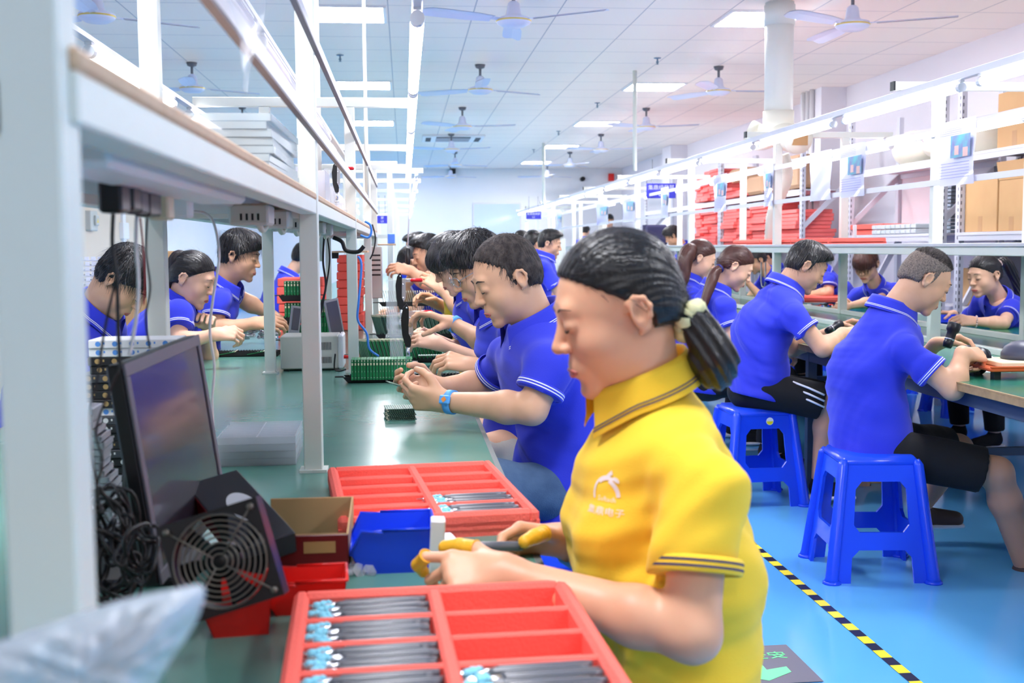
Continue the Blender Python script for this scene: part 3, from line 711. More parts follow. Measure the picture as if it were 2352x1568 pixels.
p = person('man_stripe', 'man with thick black hair in blue polo and striped shorts, second in right row', at(1850,612,5.35), (1,-.1), pitch=.55, style='short', q=3, neck=at(1797,665,5.37), pelvis=at(1748,878,5.35), hunch=.06, girth=1.06, shr=at(1820,722,5.2), er=at(1890,800,5.12), wr=at(1935,766,5.2), wl=at(1925,755,5.5), cuff=.5, legs='shorts', shoe=M_BLK,
    knees=(at(1905,925,5.2), at(1900,915,5.55)), ankles=(at(1880,1105,5.2), at(1985,1120,5.6)), hr=dict(d=V(1,.3,0), curl=(.8,.8,.5)))
for i in range(3):
    a, c = p['pelvis'], at(1905, 925, 5.2)
    a2 = a+(c-a)*.35+V(.0,-.115,.05-.028*i); c2 = c+V(-.06,-.098,.05-.028*i); b = MB().use(M_WHT, True).tube([a2, (a2+c2)/2+V(0,-.012,.002), c2], .006, 6, ell=(UP, .8)); b.build('shorts_stripe', p['root'], p['loc'])
person('woman_long', 'woman with long brown low ponytail in blue polo, third in right row', at(1688,613,6.15), (1,-.15), pitch=.55, male=False, style='pony', hairm=M_HAIRB, q=3, neck=at(1640,668,6.17), pelvis=at(1620,862,6.2), shr=at(1662,705,6.02), er=at(1690,790,5.95), wr=at(1730,770,6.1), cuff=.52,
    tail=dict(pts=[at(1655,615,6.1), at(1641,628,6.08), at(1628,665,6.05), at(1612,715,6.03), at(1598,765,6.03)], r=.030, tie=NAVYT, tr=.018, tw=.008, tlabel='navy blue hair band'))
person('woman_tie', 'woman with wavy brown ponytail and cream hair band, fourth in right row', at(1607,594,6.95), (1,-.1), pitch=.4, male=False, style='pony', hairm=M_HAIRB, q=2, neck=at(1577,643,6.97), pelvis=at(1560,830,7.0), shr=at(1590,680,6.8), cuff=.6,
    tail=dict(pts=[at(1592,572,6.9), at(1582,576,6.88), at(1572,605,6.85), at(1572,640,6.83), at(1560,672,6.83)], r=.05, tie=CREAM, tr=.022, tw=.009, tlabel='cream hair band'))
person('man_stand', 'balding man in blue polo in profile facing right, far down the right row', at(1262,560,9.6), (1,-.2), pitch=.25, style='short', q=2, neck=at(1248,592,9.6), pelvis=at(1243,710,9.6), cuff=.7, vol=.98)
person('man_behind', 'man in blue polo seen from behind, left of the balding man down the aisle', at(1224,560,10.5), (.8,.5), pitch=.3, style='short', q=1)
person('far_row_c', 'distant worker with only the head top showing left of the blue-shirted pair', at(1197,556,12.2), (.8,.6), pitch=.4, style='short', q=1)
# wall side of the right bench (facing -X)
person('woman_pink', 'woman with pink hair tie in blue polo leaning on the right bench, facing left', at(2262,632,6.5), (-1,-.3), pitch=.25, male=False, style='pony', q=3, s=1.03, neck=at(2298,690,6.55), pelvis=V(3.80,6.75,.55), shl=at(2322,712,6.42), el=at(2305,742,6.3), wl=at(2238,738,6.35), wr=at(2190,722,6.7), hl=dict(d=V(-1,-.1,.1), curl=(.7,.7,.5)), hr=dict(d=V(-1,0,0), curl=(.4,.4,.3)), cuff=.55,
    tail=dict(pts=[at(2293,606,6.5), at(2308,602,6.52), at(2326,630,6.54), at(2336,665,6.55), at(2341,690,6.55)], r=.033, tie=PINKT, tr=.014, tw=.009, tlabel='pale pink hair tie'))
person('woman_fringe', 'woman with reddish-brown fringe in blue polo, framed below right rack shelf', at(1990,607,8.4), (-.75,-.75), pitch=.5, s=1.05, male=False, style='bangs', hairm=M_HAIRB, q=3, neck=at(2010,655,8.5), pelvis=V(3.80,8.7,.55), wl=at(1945,704,8.15), wr=at(1925,702,8.45), cuff=.6)
person('worker_hidden', 'worker in blue polo whose head is hidden behind the black-haired man', at(1866,596,9.4), (-1,-.1), pitch=.6, q=2, neck=at(1892,630,9.45), pelvis=V(3.80,9.6,.55), shl=at(1905,640,9.25), el=at(1903,672,9.2), wl=at(1850,678,9.3), cuff=.55)
person('worker_far_a', 'man in blue polo soldering beyond tall post, behind the hanging metal hook', at(1738,598,10.9), (-1,-.1), pitch=.5, q=2, pelvis=V(3.85,11.0,.55), wl=at(1716,648,10.7))
person('worker_far_b', 'second man in blue polo beyond the tall post, right of the hook', at(1756,590,12.0), (-1,-.1), pitch=.5, q=1, pelvis=V(3.95,12.1,.55))
person('curly', 'person with curly black hair showing above the right rack shelf', at(1546,542,14.9), (-1,.3), pitch=.5, style='shaggy', q=2, s=1.08, pelvis=V(3.95,15.0,.62))
person('standing_grey', 'standing man in grey shirt and glasses looking down near the back', at(1400,506,22.), (-.2,-1), pitch=.5, style='short', q=2, shirt=M_GREYSH, polo=False, legs='stand', glasses=True, pelvis=at(1400,506,22.1)-V(0,0,.70))
person('far_dark', 'distant person with dark hair below the light rack, left of the standing man', at(1345,532,23.), (.5,.8), pitch=.4, style='short', q=1, legs='stand', pelvis=at(1345,532,23.)-V(0,0,.70))
person('far_blue', 'distant blue-shirted person right of the yellow-shirted woman\'s crown', at(1520,598,15.6), (-1,0), pitch=.5, style='short', q=1, pelvis=V(3.9,15.8,.55))
# ------------------------------------------------------------------ room
ZC = 2.91; XL, XR, YB, YF = -3.5, 4.78, 25.2, -1.2
def ceil_mat():
    m = bpy.data.materials.new('ceiling_tiles'); m.use_nodes = True; nt = m.node_tree; b = nt.nodes['Principled BSDF']
    g = nt.nodes.new('ShaderNodeNewGeometry'); sx = nt.nodes.new('ShaderNodeSeparateXYZ'); nt.links.new(g.outputs['Position'], sx.inputs[0])
    outs = []
    for k, off in ((0, .525), (1, 8.29)):
        a = nt.nodes.new('ShaderNodeMath'); a.operation = 'ADD'; a.inputs[1].default_value = -off+61.4+.004; nt.links.new(sx.outputs[k], a.inputs[0])
        f = nt.nodes.new('ShaderNodeMath'); f.operation = 'MODULO'; f.inputs[1].default_value = .614; nt.links.new(a.outputs[0], f.inputs[0])
        l = nt.nodes.new('ShaderNodeMath'); l.operation = 'LESS_THAN'; l.inputs[1].default_value = .009; nt.links.new(f.outputs[0], l.inputs[0]); outs.append(l)
    mx = nt.nodes.new('ShaderNodeMath'); mx.operation = 'MAXIMUM'; nt.links.new(outs[0].outputs[0], mx.inputs[0]); nt.links.new(outs[1].outputs[0], mx.inputs[1])
    mm = nt.nodes.new('ShaderNodeMix'); mm.data_type = 'RGBA'; mm.inputs[6].default_value = lin((255,242,234)); mm.inputs[7].default_value = lin((190,184,190)); nt.links.new(mx.outputs[0], mm.inputs[0])
    nt.links.new(mm.outputs[2], b.inputs['Base Color']); b.inputs['Roughness'].default_value = .6
    nz = nt.nodes.new('ShaderNodeTexNoise'); nz.inputs['Scale'].default_value = 90; nt.links.new(g.outputs['Position'], nz.inputs['Vector'])
    bp = nt.nodes.new('ShaderNodeBump'); bp.inputs['Strength'].default_value = .15; bp.inputs['Distance'].default_value = .002; nt.links.new(nz.outputs[0], bp.inputs['Height']); nt.links.new(bp.outputs[0], b.inputs['Normal'])
    return m
M_FLOOR = mat('floor_epoxy', (100,178,234), .12, spec=.5, coat=.25, mottle=.25, mscale=2.5, rgb2=(98,180,240))
M_WALL = mat('wall_paint', (240,238,240), .7, mottle=.3, mscale=1.5, rgb2=(230,232,240)); M_WALLW = mat('wall_white', (232,230,238), .7)
M_POST = mat('post_enamel', (226,230,222), .42, mottle=.3, mscale=6, rgb2=(214,217,208)); M_RAIL = mat('aluminium', (214,214,222), .35, metal=.35)
M_WOOD = mat('plywood_edge', (212,178,146), .6, mottle=.5, mscale=40, rgb2=(196,156,122)); M_GREEN = mat('green_rubber', (84,138,124), .22, spec=.6, mottle=.5, mscale=3, rgb2=(112,158,148), bump=.08, bscale=30)
M_GREEN2 = mat('green_laminate', (30,128,92), .2, mottle=.6, mscale=4, rgb2=(60,112,120))
M_TUBE = mat('tube_light', (248,246,255), .3, emit=9.5); M_PANEL = mat('panel_light', (250,250,255), .3, emit=32)
M_TUBEOFF = mat('tube_unlit', (238,228,244), .15, spec=.6, alpha=.85); M_PLAST = mat('white_plastic', (236,236,240), .35); M_PLASTG = mat('grey_plastic', (196,196,190), .45)
M_BLKP = mat('black_plastic', (22,22,26), .35); M_BLKR = mat('black_rubber', (16,16,18), .6); M_CLEAR = mat('clear_plastic', (240,244,248), .12, alpha=.28, spec=.6); M_CLEAR2 = mat('cloudy_plastic', (222,226,234), .15, alpha=.32, spec=.6)
M_RED = mat('red_foam', (250,112,100), .85, spec=.15, bump=.5, bscale=220, sss=0); M_REDP = mat('red_plastic', (226,34,28), .3); M_BLUEP = mat('blue_plastic', (24,66,224), .28, spec=.5)
M_CARD = mat('cardboard', (196,158,112), .85, mottle=.4, mscale=5, rgb2=(184,146,102)); M_STOOL = mat('stool_blue', (30,76,232), .25, spec=.5); M_TAPEB = mat('brown_tape', (178,136,88), .4)
def wbox(n, a, b, m, kind='structure'): o = MB().use(m).box(a, b).build(n); o['kind'] = kind; return o
wbox('floor', (XL-.1, YF, -.1), (XR+.1, YB+.1, 0), M_FLOOR)
wbox('ceiling', (XL-.1, YF, ZC), (XR+.1, YB+.1, ZC+.1), ceil_mat())
wbox('wall_back', (XL-.1, YB, 0), (XR+.1, YB+.1, ZC), M_WALL)
wbox('wall_left', (XL-.1, YF, 0), (XL, YB, ZC), M_WALL)
wbox('wall_right', (XR, YF, 0), (XR+.1, YB, ZC), M_WALLW)
M_SKIRT = mat('skirting_blue', (40,140,205), .4)
wbox('baseboard_back', (XL, YB-.012, 0), (XR, YB, .14), M_SKIRT); wbox('baseboard_left', (XL, YF, 0), (XL+.012, YB, .14), M_SKIRT)
wbox('trim_1', (4.5, 12.24, 0), (XR, 12.9, ZC), M_WALLW); wbox('trim_2', (4.5, 19.3, 0), (XR, 19.95, ZC), M_WALLW)
b = MB().use(M_PLAST, True)
for i in range(3): b.cyl((4.47, 12.45+.13*i, 0), (4.47, 12.45+.13*i, ZC), .025, 10)
tag(b.build('wall_pipes'), 'white vertical service pipes clamped on the right wall column', 'pipe')
bx = MB().use(M_PLAST).box((4.44, 12.34, 1.45), (4.5, 12.42, 1.53), .005).build('socket_box'); tag(bx, 'small white socket box on right wall column', 'socket')
# beige panel, conduit and switch box on the left wall
PX = at(457, 500, 12.)[0]; o = MB().use(mat('beige_board', (222,208,190), .7)).box((XL, 9.2, 0), (XL+.05, 16.2, ZC)).build('trim_3'); struct(o)
# ceiling light panels
k = 0
for cx, side in ((-.396, 'left'), (2.674, 'right')):
    for i in range(-3, 5):
        cy = 8.6+3.68*i; e = empty('ceiling_light', (cx, cy, ZC))
        MB().use(M_PLAST).box((-.295,-.295,-.012), (.295,-.27,0)).box((-.295,.27,-.012), (.295,.295,0)).box((-.295,-.27,-.012), (-.27,.27,0)).box((.27,-.27,-.012), (.295,.27,0)).build('frame', e)
        MB().use(M_PANEL).box((-.27,-.27,-.009), (.27,.27,-.001)).build('diffuser', e)
        nth = {0: 'nearest in view', 1: 'second in view', 2: 'third in view', 3: 'fourth in view', 4: 'farthest', -1: 'just out of view', -2: 'behind camera', -3: 'far behind camera'}[i]
        tag(e, 'lit square ceiling panel in the %s row, %s' % (side, nth), 'ceiling light', 'ceiling light panels')
# ceiling fans
M_FAN = mat('fan_enamel', (216,222,246), .35); M_GOLD = mat('gold_trim', (220,196,110), .3, metal=.6); M_ROD = mat('rod_grey', (110,112,120), .4, metal=.5)
fan = empty('ceiling_fan')
MB().use(M_ROD, True).cyl((0,0,ZC), (0,0,ZC-.16), .012, 10).lathe([(.001,ZC),(.05,ZC),(.04,ZC-.03),(.012,ZC-.04)][::-1], 16).build('rod', fan)
MB().use(M_FAN, True).lathe([(.001,ZC-.27),(.07,ZC-.268),(.105,ZC-.25),(.115,ZC-.235),(.11,ZC-.215),(.06,ZC-.20),(.048,ZC-.185),(.038,ZC-.12),(.022,ZC-.105),(.001,ZC-.10)], 28).build('motor', fan)
MB().use(M_GOLD, True).lathe([(.113,ZC-.238),(.1165,ZC-.234),(.1155,ZC-.229),(.11,ZC-.226)], 28).build('gold_ring', fan)
for j in range(3):
    w = 2*math.pi*j/3; T = tmat((0,0,ZC-.225), rz=w); b = MB().use(M_FAN); b.T = T @ tmat(rx=.2)
    b.box((.09,-.02,-.003), (.17,.02,.003)); rows = [[(x, y*wd, .004*math.cos(y*3)) for y in (-1,-.5,0,.5,1)] for x, wd in ((.16,.045),(.3,.062),(.5,.066),(.62,.064),(.66,.045))]
    b.grid(rows); b.grid([[(x, y, z-.003) for x, y, z in r_] for r_ in rows]); b.build('blade', fan)
first = True
for cx, nm in ((.73, 'middle'), (3.0, 'right'), (-1.9, 'left')):
    for i in range(6):
        cy = 7.6+3.3*i
        if nm == 'left' and i > 3: continue
        rz = RNG.uniform(0, 2) if not (nm == 'middle' and i == 0) else math.radians(-30+180-120)
        rz = {('middle',0): 1.5, ('right',0): 1.62, ('middle',1): .5, ('left',1): .6}.get((nm, i), rz)
        f_ = fan if first else copy_tree(fan); first = False
        f_.location = (cx+(.05*i if nm == 'middle' and i > 3 else 0), cy, 0); f_.rotation_euler = (0, 0, rz)
        tag(f_, 'three-blade white ceiling fan in the %s row, %s' % (nm, ('nearest to camera','second from camera','third from camera','fourth from camera','fifth from camera','farthest back')[i]), 'ceiling fan', 'ceiling fans')
# cassette air conditioner
e = empty('air_conditioner', (.775, 18.1, ZC)); MB().use(M_PLAST).box((-.475,-.475,-.03), (.475,.475,0), .008).build('panel', e)
MB().use(mat('grille_grey', (150,150,158), .5)).box((-.26,-.3,-.036), (.26,.3,-.03)).build('grille', e)
b = MB().use(mat('dark_slot', (50,52,60), .6)); b.box((-.26,-.42,-.036), (.26,-.34,-.03)).box((-.42,-.3,-.036), (-.34,.3,-.03)).box((.34,-.3,-.036), (.42,.3,-.03)); b.build('air_slots', e)
tag(e, 'square cassette air conditioner set in ceiling above the aisle', 'air conditioner')
spr = MB().use(mat('sprinkler_metal', (120,140,160), .35, metal=.6), True).lathe([(.001,0),(.035,0),(.03,-.006),(.008,-.008),(.008,-.03),(.014,-.035),(.006,-.055),(.016,-.058),(.001,-.06)][::-1], 12).build('sprinkler')
for i, (px, py) in enumerate(((781,126),(1510,133),(1372,236),(1283,301),(1226,343))):
    o = spr if i == 0 else spr.copy()
    if i: COL.objects.link(o)
    q = onz(px, py, ZC); o.location = q; tag(o, ('metal fire sprinkler on ceiling above the left bench','metal fire sprinkler beside second right-hand ceiling light','metal fire sprinkler above aisle, second in the right line','metal fire sprinkler above aisle, third in the right line','farthest metal fire sprinkler on the ceiling')[i], 'sprinkler', 'ceiling sprinklers')
# things on the back wall
yb = YB-.013
q0, q1 = at(1087, 467, yb), at(1196, 620, yb); e = empty('whiteboard', (q0[0], yb, q1[2]))
MB().use(mat('board_face', (206,222,240), .12, coat=.5)).box((0, 0, 0), (q1[0]-q0[0], .012, q0[2]-q1[2])).build('panel', e)
w_, h_ = q1[0]-q0[0], q0[2]-q1[2]; MB().use(M_RAIL).box((-.015,-.006,0), (.015,.012,h_)).box((w_-.015,-.006,0), (w_+.015,.012,h_)).box((0,-.006,h_-.015), (w_,.012,h_+.015)).build('frame', e)
tag(e, 'glossy whiteboard with thin frame hung on the back wall', 'whiteboard')
q = at(1040, 395, yb-.1); tag(MB().use(M_BLKP).box(q-V(.06,.06,.07), q+V(.06,.113,.07), .01).build('wall_speaker'), 'small black speaker high on the back wall', 'speaker')
q = at(1338, 411, yb-.1); b = MB().use(M_BLKP, True); b.cyl(q+V(0,-.08,0), q+V(0,.06,0), .05, 14).use(M_PLAST, True).cyl(q+V(.02,0,-.02), q+V(.08,.113,-.02), .02, 8); tag(b.build('security_camera'), 'dark lens security camera on back wall', 'camera')
q = at(1404, 407, yb-.05); tag(MB().use(M_REDP).box(q-V(.06,.03,.08), q+V(.06,.062,.08), .008).build('fire_alarm'), 'red fire alarm box high on back wall', 'alarm')
# switch box and conduit on the left wall
q = onx(204, 507, XL+.05); e = empty('switch_box', q); MB().use(M_PLASTG).box((-.03,-.14,-.11), (.06,.14,.11), .01).build('case', e)
MB().use(M_PLASTG).box((.06,-.02,-.05), (.085,.11,.06), .006).build('cover', e); b = MB().use(mat('warning_yellow', (244,214,40), .5)); b.prism([(0,.03),(-.03,-.02),(.03,-.02)], (.086,.045,0), (0,1,0), (0,0,1), (.001,0,0)); b.build('warning_triangle', e)
tag(e, 'grey electrical switch box with yellow warning triangle on left wall', 'switch box')
q = onx(281, 530, XL+.05); b = MB().use(M_PLAST).box((q[0]-.02, q[1]-.07, 0), (q[0]+.03, q[1]+.07, ZC)).box((q[0]-.02, q[1]-.14, q[2]-.1), (q[0]+.05, q[1]+.14, q[2]+.1), .006); tag(b.build('cable_trunking'), 'white vertical cable trunking on the left wall', 'trunking')
q = onx(510, 540, XL+.05); tag(MB().use(M_PLAST).box(q-V(.02,.07,.09), q+V(.03,.07,.09), .006).build('wall_outlet'), 'white wall outlet beside the beige panel', 'outlet')
# PVC duct
D0 = onz(1791, 6, ZC); e = empty('exhaust_duct', D0); zj = at(1791, 275, D0[1])[2]-ZC
MB().use(mat('duct_white', (232,232,226), .4), True).tube([(0,0,0),(0,0,zj)], .1, 28).tube([(0,0,-.02),(0,0,-.16)], .108, 28).build('pipe', e)
b = MB().use(mat('duct_cream', (236,234,218), .4), True); b.tube([(0,0,zj+.06),(0,0,zj-.14)], .108, 28).tube(spline([(0,0,zj-.05),(0,-.03,zj-.1),(.04,-.13,zj-.14),(.06,-.2,zj-.15)], 5), .095, 24).tube([(.062,-.2,zj-.15),(.068,-.24,zj-.152)], .105, 24)
b.tube(spline([(0,0,zj-.05),(-.05,.02,zj-.1),(-.12,.06,zj-.12),(-.16,.08,zj-.1)], 5), .09, 24).tube([(-.15,.07,zj-.11),(-.19,.09,zj-.09)], .1, 20); b.build('junction', e)
tag(MB().use(M_TAPEB).box((.0,-.2455,zj-.20), (.13,-.243,zj-.09)).build('taped_patch', e), 'brown tape patch')
tag(e, 'thick white plastic exhaust duct coming down from ceiling', 'duct')
P_ = [at(x, y, D0[1]+.3) for x, y in ((1798,355),(1806,385),(1803,420),(1788,455),(1776,490),(1772,520),(1770,560))]; sp_ = spline(P_, 10)
b = MB().use(mat('hose_grey', (196,194,184), .6), True); b.tube(sp_, [.045+.004*(i % 2) for i in range(len(sp_))], 14); tag(b.build('flexible_hose'), 'ribbed grey flexible hose hanging behind the right rack', 'hose')
# thin ceiling drops (conduits)
for n_, (px, y0, y1, Y, r_, lb) in enumerate(((843,0,455,6.0,.010,'bright white conduit pole between ceiling and left rack, beside the light strip'),(737,0,600,5.2,.013,'white conduit pole from ceiling behind the tall left post'),(1458,175,392,11.2,.02,'cream conduit pole from ceiling to right rack light rail'),(1249,380,470,19.,.025,'farthest conduit pole over the distant right rack'))):
    q = at(px, y1, Y); tag(MB().use(M_POST, True).cyl(q, (q[0], q[1], ZC), r_, 10).build('conduit_pole'), lb, 'conduit', 'conduit poles')
# floor tape and exit sign
A_, B_ = onz(1700, 1226, 0), onz(2130, 1590, 0); A_ = A_+(A_-B_)*1.2; dv = nrm(B_-A_); nv = V(-dv[1], dv[0], 0); L_ = np.linalg.norm(B_-A_)+1.2
TB = mat('tape_black', (28,28,44), .35); TY = mat('tape_yellow', (252,228,30), .35); b = MB(); k = 0; x = 0; stp = .062
while x < L_:
    b.use(TY if k % 2 else TB); p0 = A_+dv*x; p1 = A_+dv*(x+stp); sk = nv*.018; b.add([p0-sk+V(0,0,.002), p1-sk+V(0,0,.002), p1+sk+V(0,0,.002), p0+sk+V(0,0,.002)], [(0,1,2,3)]); x += stp; k += 1
tag(b.build('hazard_tape'), 'yellow and black hazard tape line on the blue floor', 'floor tape')
c0, c1, c3 = onz(1806, 1482, 0), onz(1897, 1566, 0), onz(1700, 1487, 0); ex = nrm(c0-c3); ey = nrm(c1-c0); ey = nrm(ey-(ey@ex)*ex)
W_, H_ = .30, np.linalg.norm(c1-c0)*1.0; e = empty('floor_sign', c0)
b = MB().use(mat('sign_grey', (104,100,112), .45)); b.T = frame_mat((0,0,.0022), -ex, ey, V(0,0,1)); b.box((0,0,0), (W_,H_,.0012), .0004); b.build('plate', e)
GG = mat('sign_green', (120,255,160), .5)
b = MB().use(GG); b.T = frame_mat((0,0,.0040), -ex, ey, V(0,0,1)); cxm = W_*.5; a_ = .034
b.prism([(cxm-a_*.6,H_*.42),(cxm+a_*.6,H_*.42),(cxm+a_*.6,H_*.66),(cxm+.085,H_*.60),(cxm+.085,H_*.74),(cxm,H_*.93),(cxm-.085,H_*.74),(cxm-.085,H_*.60),(cxm-a_*.6,H_*.66)], (0,0,0), (1,0,0), (0,1,0), (0,0,.0004)); b.build('arrow', e)
for tx, v_, sz in (('EXIT', .13, .060), ('安全出口', .30, .060)):
    o_ = -ex*(W_*.5)+ey*(H_*v_)+V(0,0,.0042); text_mesh('lettering', tx, sz, frame_mat(o_, -ex, -ey, V(0,0,1)), GG, e)
tag(e, 'grey floor sign with green arrow and exit lettering', 'sign')
# ------------------------------------------------------------------ benches and racks
ZT = .73; LXE = .209; LXW = -1.12
M_EDGE = mat('grey_edge', (120,124,122), .5); M_STEEL = mat('dark_steel', (98,104,112), .5)
def bench(name, x0, x1, y0, y1, lab, mt, edge, legcol=M_POST, apron=M_POST):
    e = empty(name, ((x0+x1)/2, y0, 0)); L = V((x0+x1)/2, y0, 0)
    MB().use(mt).box((x0+.012, y0+.0, ZT-.006), (x1-.012, y1, ZT)).build('table_mat', e, L)
    MB().use(edge).box((x0, y0, ZT-.032), (x1, y1, ZT-.006), .002).build('tabletop', e, L)
    MB().use(edge).box((x1-.012, y0, ZT-.006), (x1, y1, ZT-.0005)).box((x0, y0, ZT-.006), (x0+.012, y1, ZT-.0005)).build('edge_strip', e, L)
    MB().use(apron).box((x0+.05, y0+.04, ZT-.09), (x0+.09, y1-.04, ZT-.032)).box((x1-.09, y0+.04, ZT-.09), (x1-.05, y1-.04, ZT-.032)).build('apron', e, L)
    n = max(1, round((y1-y0)/2.4))
    for i in range(n+1):
        y = y0+.08+(y1-y0-.2)*i/n
        for x in (x0+.07, x1-.07): MB().use(legcol).box((x-.022, y-.022, 0), (x+.022, y+.022, ZT-.032), .002).build('leg', e, L)
        MB().use(legcol).box((x0+.09, y-.018, .14), (x1-.09, y+.018, .18)).build('crossbar', e, L)
    tag(e, lab, 'workbench'); return e
bench('workbench', LXW, LXE, .35, 8.32, 'long green-topped workbench running away at the left', M_GREEN, M_EDGE)
bench('workbench', -1.0, .30, 8.4, 21.5, 'farther green-topped bench beyond the left workbench', M_GREEN, M_EDGE)
M_UNDER = mat('under_steel', (70,84,104), .5)
bench('workbench', 1.95, 3.60, 2.6, 8.6, 'right-hand green workbench with worn plywood edge under the light rack', M_GREEN2, mat('worn_ply', (176,146,104), .6, mottle=.6, mscale=20, rgb2=(120,96,66)), M_UNDER, M_UNDER)
bench('workbench', 1.95, 3.60, 8.75, 24.7, 'farther right-hand workbench behind the brown-haired women', M_GREEN2, MATS['worn_ply'], M_UNDER, M_UNDER)
def tube_light(e, a, bq, on=True, r=.013, nm='light_tube'):
    a = np.asarray(a, float); bq = np.asarray(bq, float); d = nrm(bq-a)
    L = MB().use(M_TUBE if on else M_TUBEOFF, True).cyl(a+d*.03, bq-d*.03, r, 12).build(nm, e)
    b = MB().use(M_PLAST); b.cyl(a, a+d*.03, r*1.05, 12).cyl(bq-d*.03, bq, r*1.05, 12); b.box(a+V(-.009,0,r+.002), bq+V(.009,0,r+.022)) if abs(d[1]) > .9 else None; b.build('fixture', L)
# left rack -------------------------------------------------------------
YL = [.70, 2.55, 4.59, 6.63, 8.2]
def left_rack(xn, xf, ys, xo0, xo1, lab, lights, tubes):
    e = empty('light_rack', ((xn+xf)/2, ys[0], ZT)); L = V((xn+xf)/2, ys[0], ZT)
    for y in ys:
        for x in (xn, xf):
            x = x-.007 if y < 1. and x == -.205 else x
            MB().use(M_POST).box((x-.02, y-.02, ZT), (x+.02, y+.02, 1.764), .002).box((x-.03, y-.03, ZT), (x+.03, y+.025, ZT+.006)).build('post', e, L)
        if y > 1.5: MB().use(M_POST).box((xo0, y-.02, 1.765), (xo1+.01, y+.02, 1.80), .002).build('cross_beam', e, L)
        MB().use(M_POST).box((xf+.02, y-.02, 1.285), (xn-.02, y+.02, 1.315)).build('shelf_bearer', e, L)
    # shelf
    if xn == -.205:
        MB().use(M_POST).box((xn-.018, ys[0], 1.293), (xn+.018, ys[-1], 1.324), .002).box((xf-.018, ys[0], 1.293), (xf+.018, ys[-1], 1.324), .002).build('shelf_rail', e, L)
        MB().use(M_WOOD).box((xf-.02, ys[0], 1.324), (xn+.019, ys[-1], 1.338), .003).build('shelf_board', e, L)
        for z in (1.468, 1.655): MB().use(M_RAIL).box((xn+.021, ys[0]-.3, z-.013), (xn+.026, ys[-1]-.05, z+.016)).use(mat('rail_dark_edge', (92,86,100), .5)).box((xn+.019, ys[0]-.3, z-.018), (xn+.030, ys[-1]-.05, z-.013)).build('paper_rail', e, L)  # each paper rail gets a darker strip along its lower edge
    for x, y0, y1 in lights: MB().use(M_RAIL).box((x-.012, y0, 1.752), (x+.012, y1, 1.765)).build('light_rail', e, L)
    tag(e, lab, 'rack')
    return e
rk = left_rack(-.205, -.53, YL, -.80, .035, 'white enamel post rack with shelf standing on the left workbench', [(.037, 1.8, 8.2), (-.80, 1.0, 8.2), (-.345, 1.6, 8.2)], None)
rk2 = left_rack(-.10, -.42, [8.6, 9.9, 11.7, 13.8, 15.9, 18., 20.1], -.7, .14, 'distant white post rack on the farther left bench', [(.1, 8.6, 20.2), (-.66, 8.6, 20.2)], None)
def lamp(a, bq, lab, on=True, r=.013, grp='tube lights of the racks'):
    c = (np.asarray(a, float)+np.asarray(bq, float))/2; e = empty('tube_light', c); tube_light(e, np.asarray(a)-c, np.asarray(bq)-c, on, r); tag(e, lab, 'tube light', grp); return e
ordn = ['nearest', 'second', 'third', 'fourth', 'fifth', 'sixth', 'seventh', 'eighth', 'ninth', 'tenth', 'eleventh', 'twelfth', 'thirteenth', 'fourteenth']
for i in range(5): y = 2.62+i*1.24; lamp((.037, y, 1.728), (.037, y+1.2, 1.728), 'lit tube in the bright overhead line of left rack, %s from camera' % ordn[i], r=.016)
for i in range(7): y = 8.95+i*1.6; lamp((.10, y, 1.728), (.10, y+1.2, 1.728), 'small distant lit tube over farther left bench, %s in line' % ordn[i])
for i in range(7): y = 8.7+i*1.6; lamp((-.66, y, 1.728), (-.66, y+1.2, 1.728), 'small lit tube on wall side of farther left bench, %s in line' % ordn[i])
ya, yb2 = onx(150, 75, -.8)[1], onx(335, 190, -.8)[1]
for i, (y0, y1) in enumerate(((1.72, 2.92), (2.98+.12, 4.2), (4.5, 5.7))): lamp((-.80, y0, 1.728), (-.80, y1, 1.728), 'lit tube lamp on the wall side of the left rack, %s one' % ordn[i], r=.015)
for i, (y0, y1) in enumerate(((1.55, 2.75-.0), (2.95, 4.15), (4.3, 5.5))): lamp((-.345, y0, 1.728), (-.345, y1, 1.728), 'unlit pinkish tube above the left rack shelf, %s one' % ordn[i], on=False, r=.015)
# right rack ------------------------------------------------------------
XN, XF = 2.60, 3.08; YR = [3.04, 5.47, 7.90, 10.33, 12.76, 15.19, 17.62, 20.05, 22.48, 24.5]
e = empty('light_rack', ((XN+XF)/2, YR[0], ZT)); L = V((XN+XF)/2, YR[0], ZT)
for i, y in enumerate(YR):
    for x in (XN, XF): MB().use(M_POST).box((x-.027, y-.02, ZT), (x+.027, y+.02, 1.96), .002).build('post', e, L)
    MB().use(M_POST).box((2.37, y-.02, 1.96), (3.42, y+.02, 2.0), .002).build('cross_beam', e, L)
    MB().use(M_BLKP).box((2.362, y-.022, 1.958), (2.372, y+.022, 2.002)).build('end_cap', e, L)
y0, y1 = YR[0], YR[-1]
MB().use(M_POST).box((XN-.03, y0-.3, 1.165), (XN+.03, y1, 1.205), .003).box((XF-.03, y0-.3, 1.165), (XF+.03, y1, 1.205), .003).build('shelf_rail', e, L)
MB().use(M_POST).box((XN-.02, y0, ZT), (XN+.02, y1, ZT+.028), .002).box((XF-.02, y0, ZT), (XF+.02, y1, ZT+.028), .002).build('base_rail', e, L)
MB().use(mat('shelf_grey', (196,198,204), .5)).box((XN-.04, y0-.3, 1.205), (XF+.04, y1, 1.222), .002).build('shelf_board', e, L)
MB().use(M_RAIL).box((XN-.034, y0-.3, 1.500), (XN-.026, y1, 1.528)).build('paper_rail', e, L)
MB().use(M_RAIL).box((XN-.034, y0-.3, 1.735), (XN-.026, y1, 1.765)).build('paper_rail', e, L)
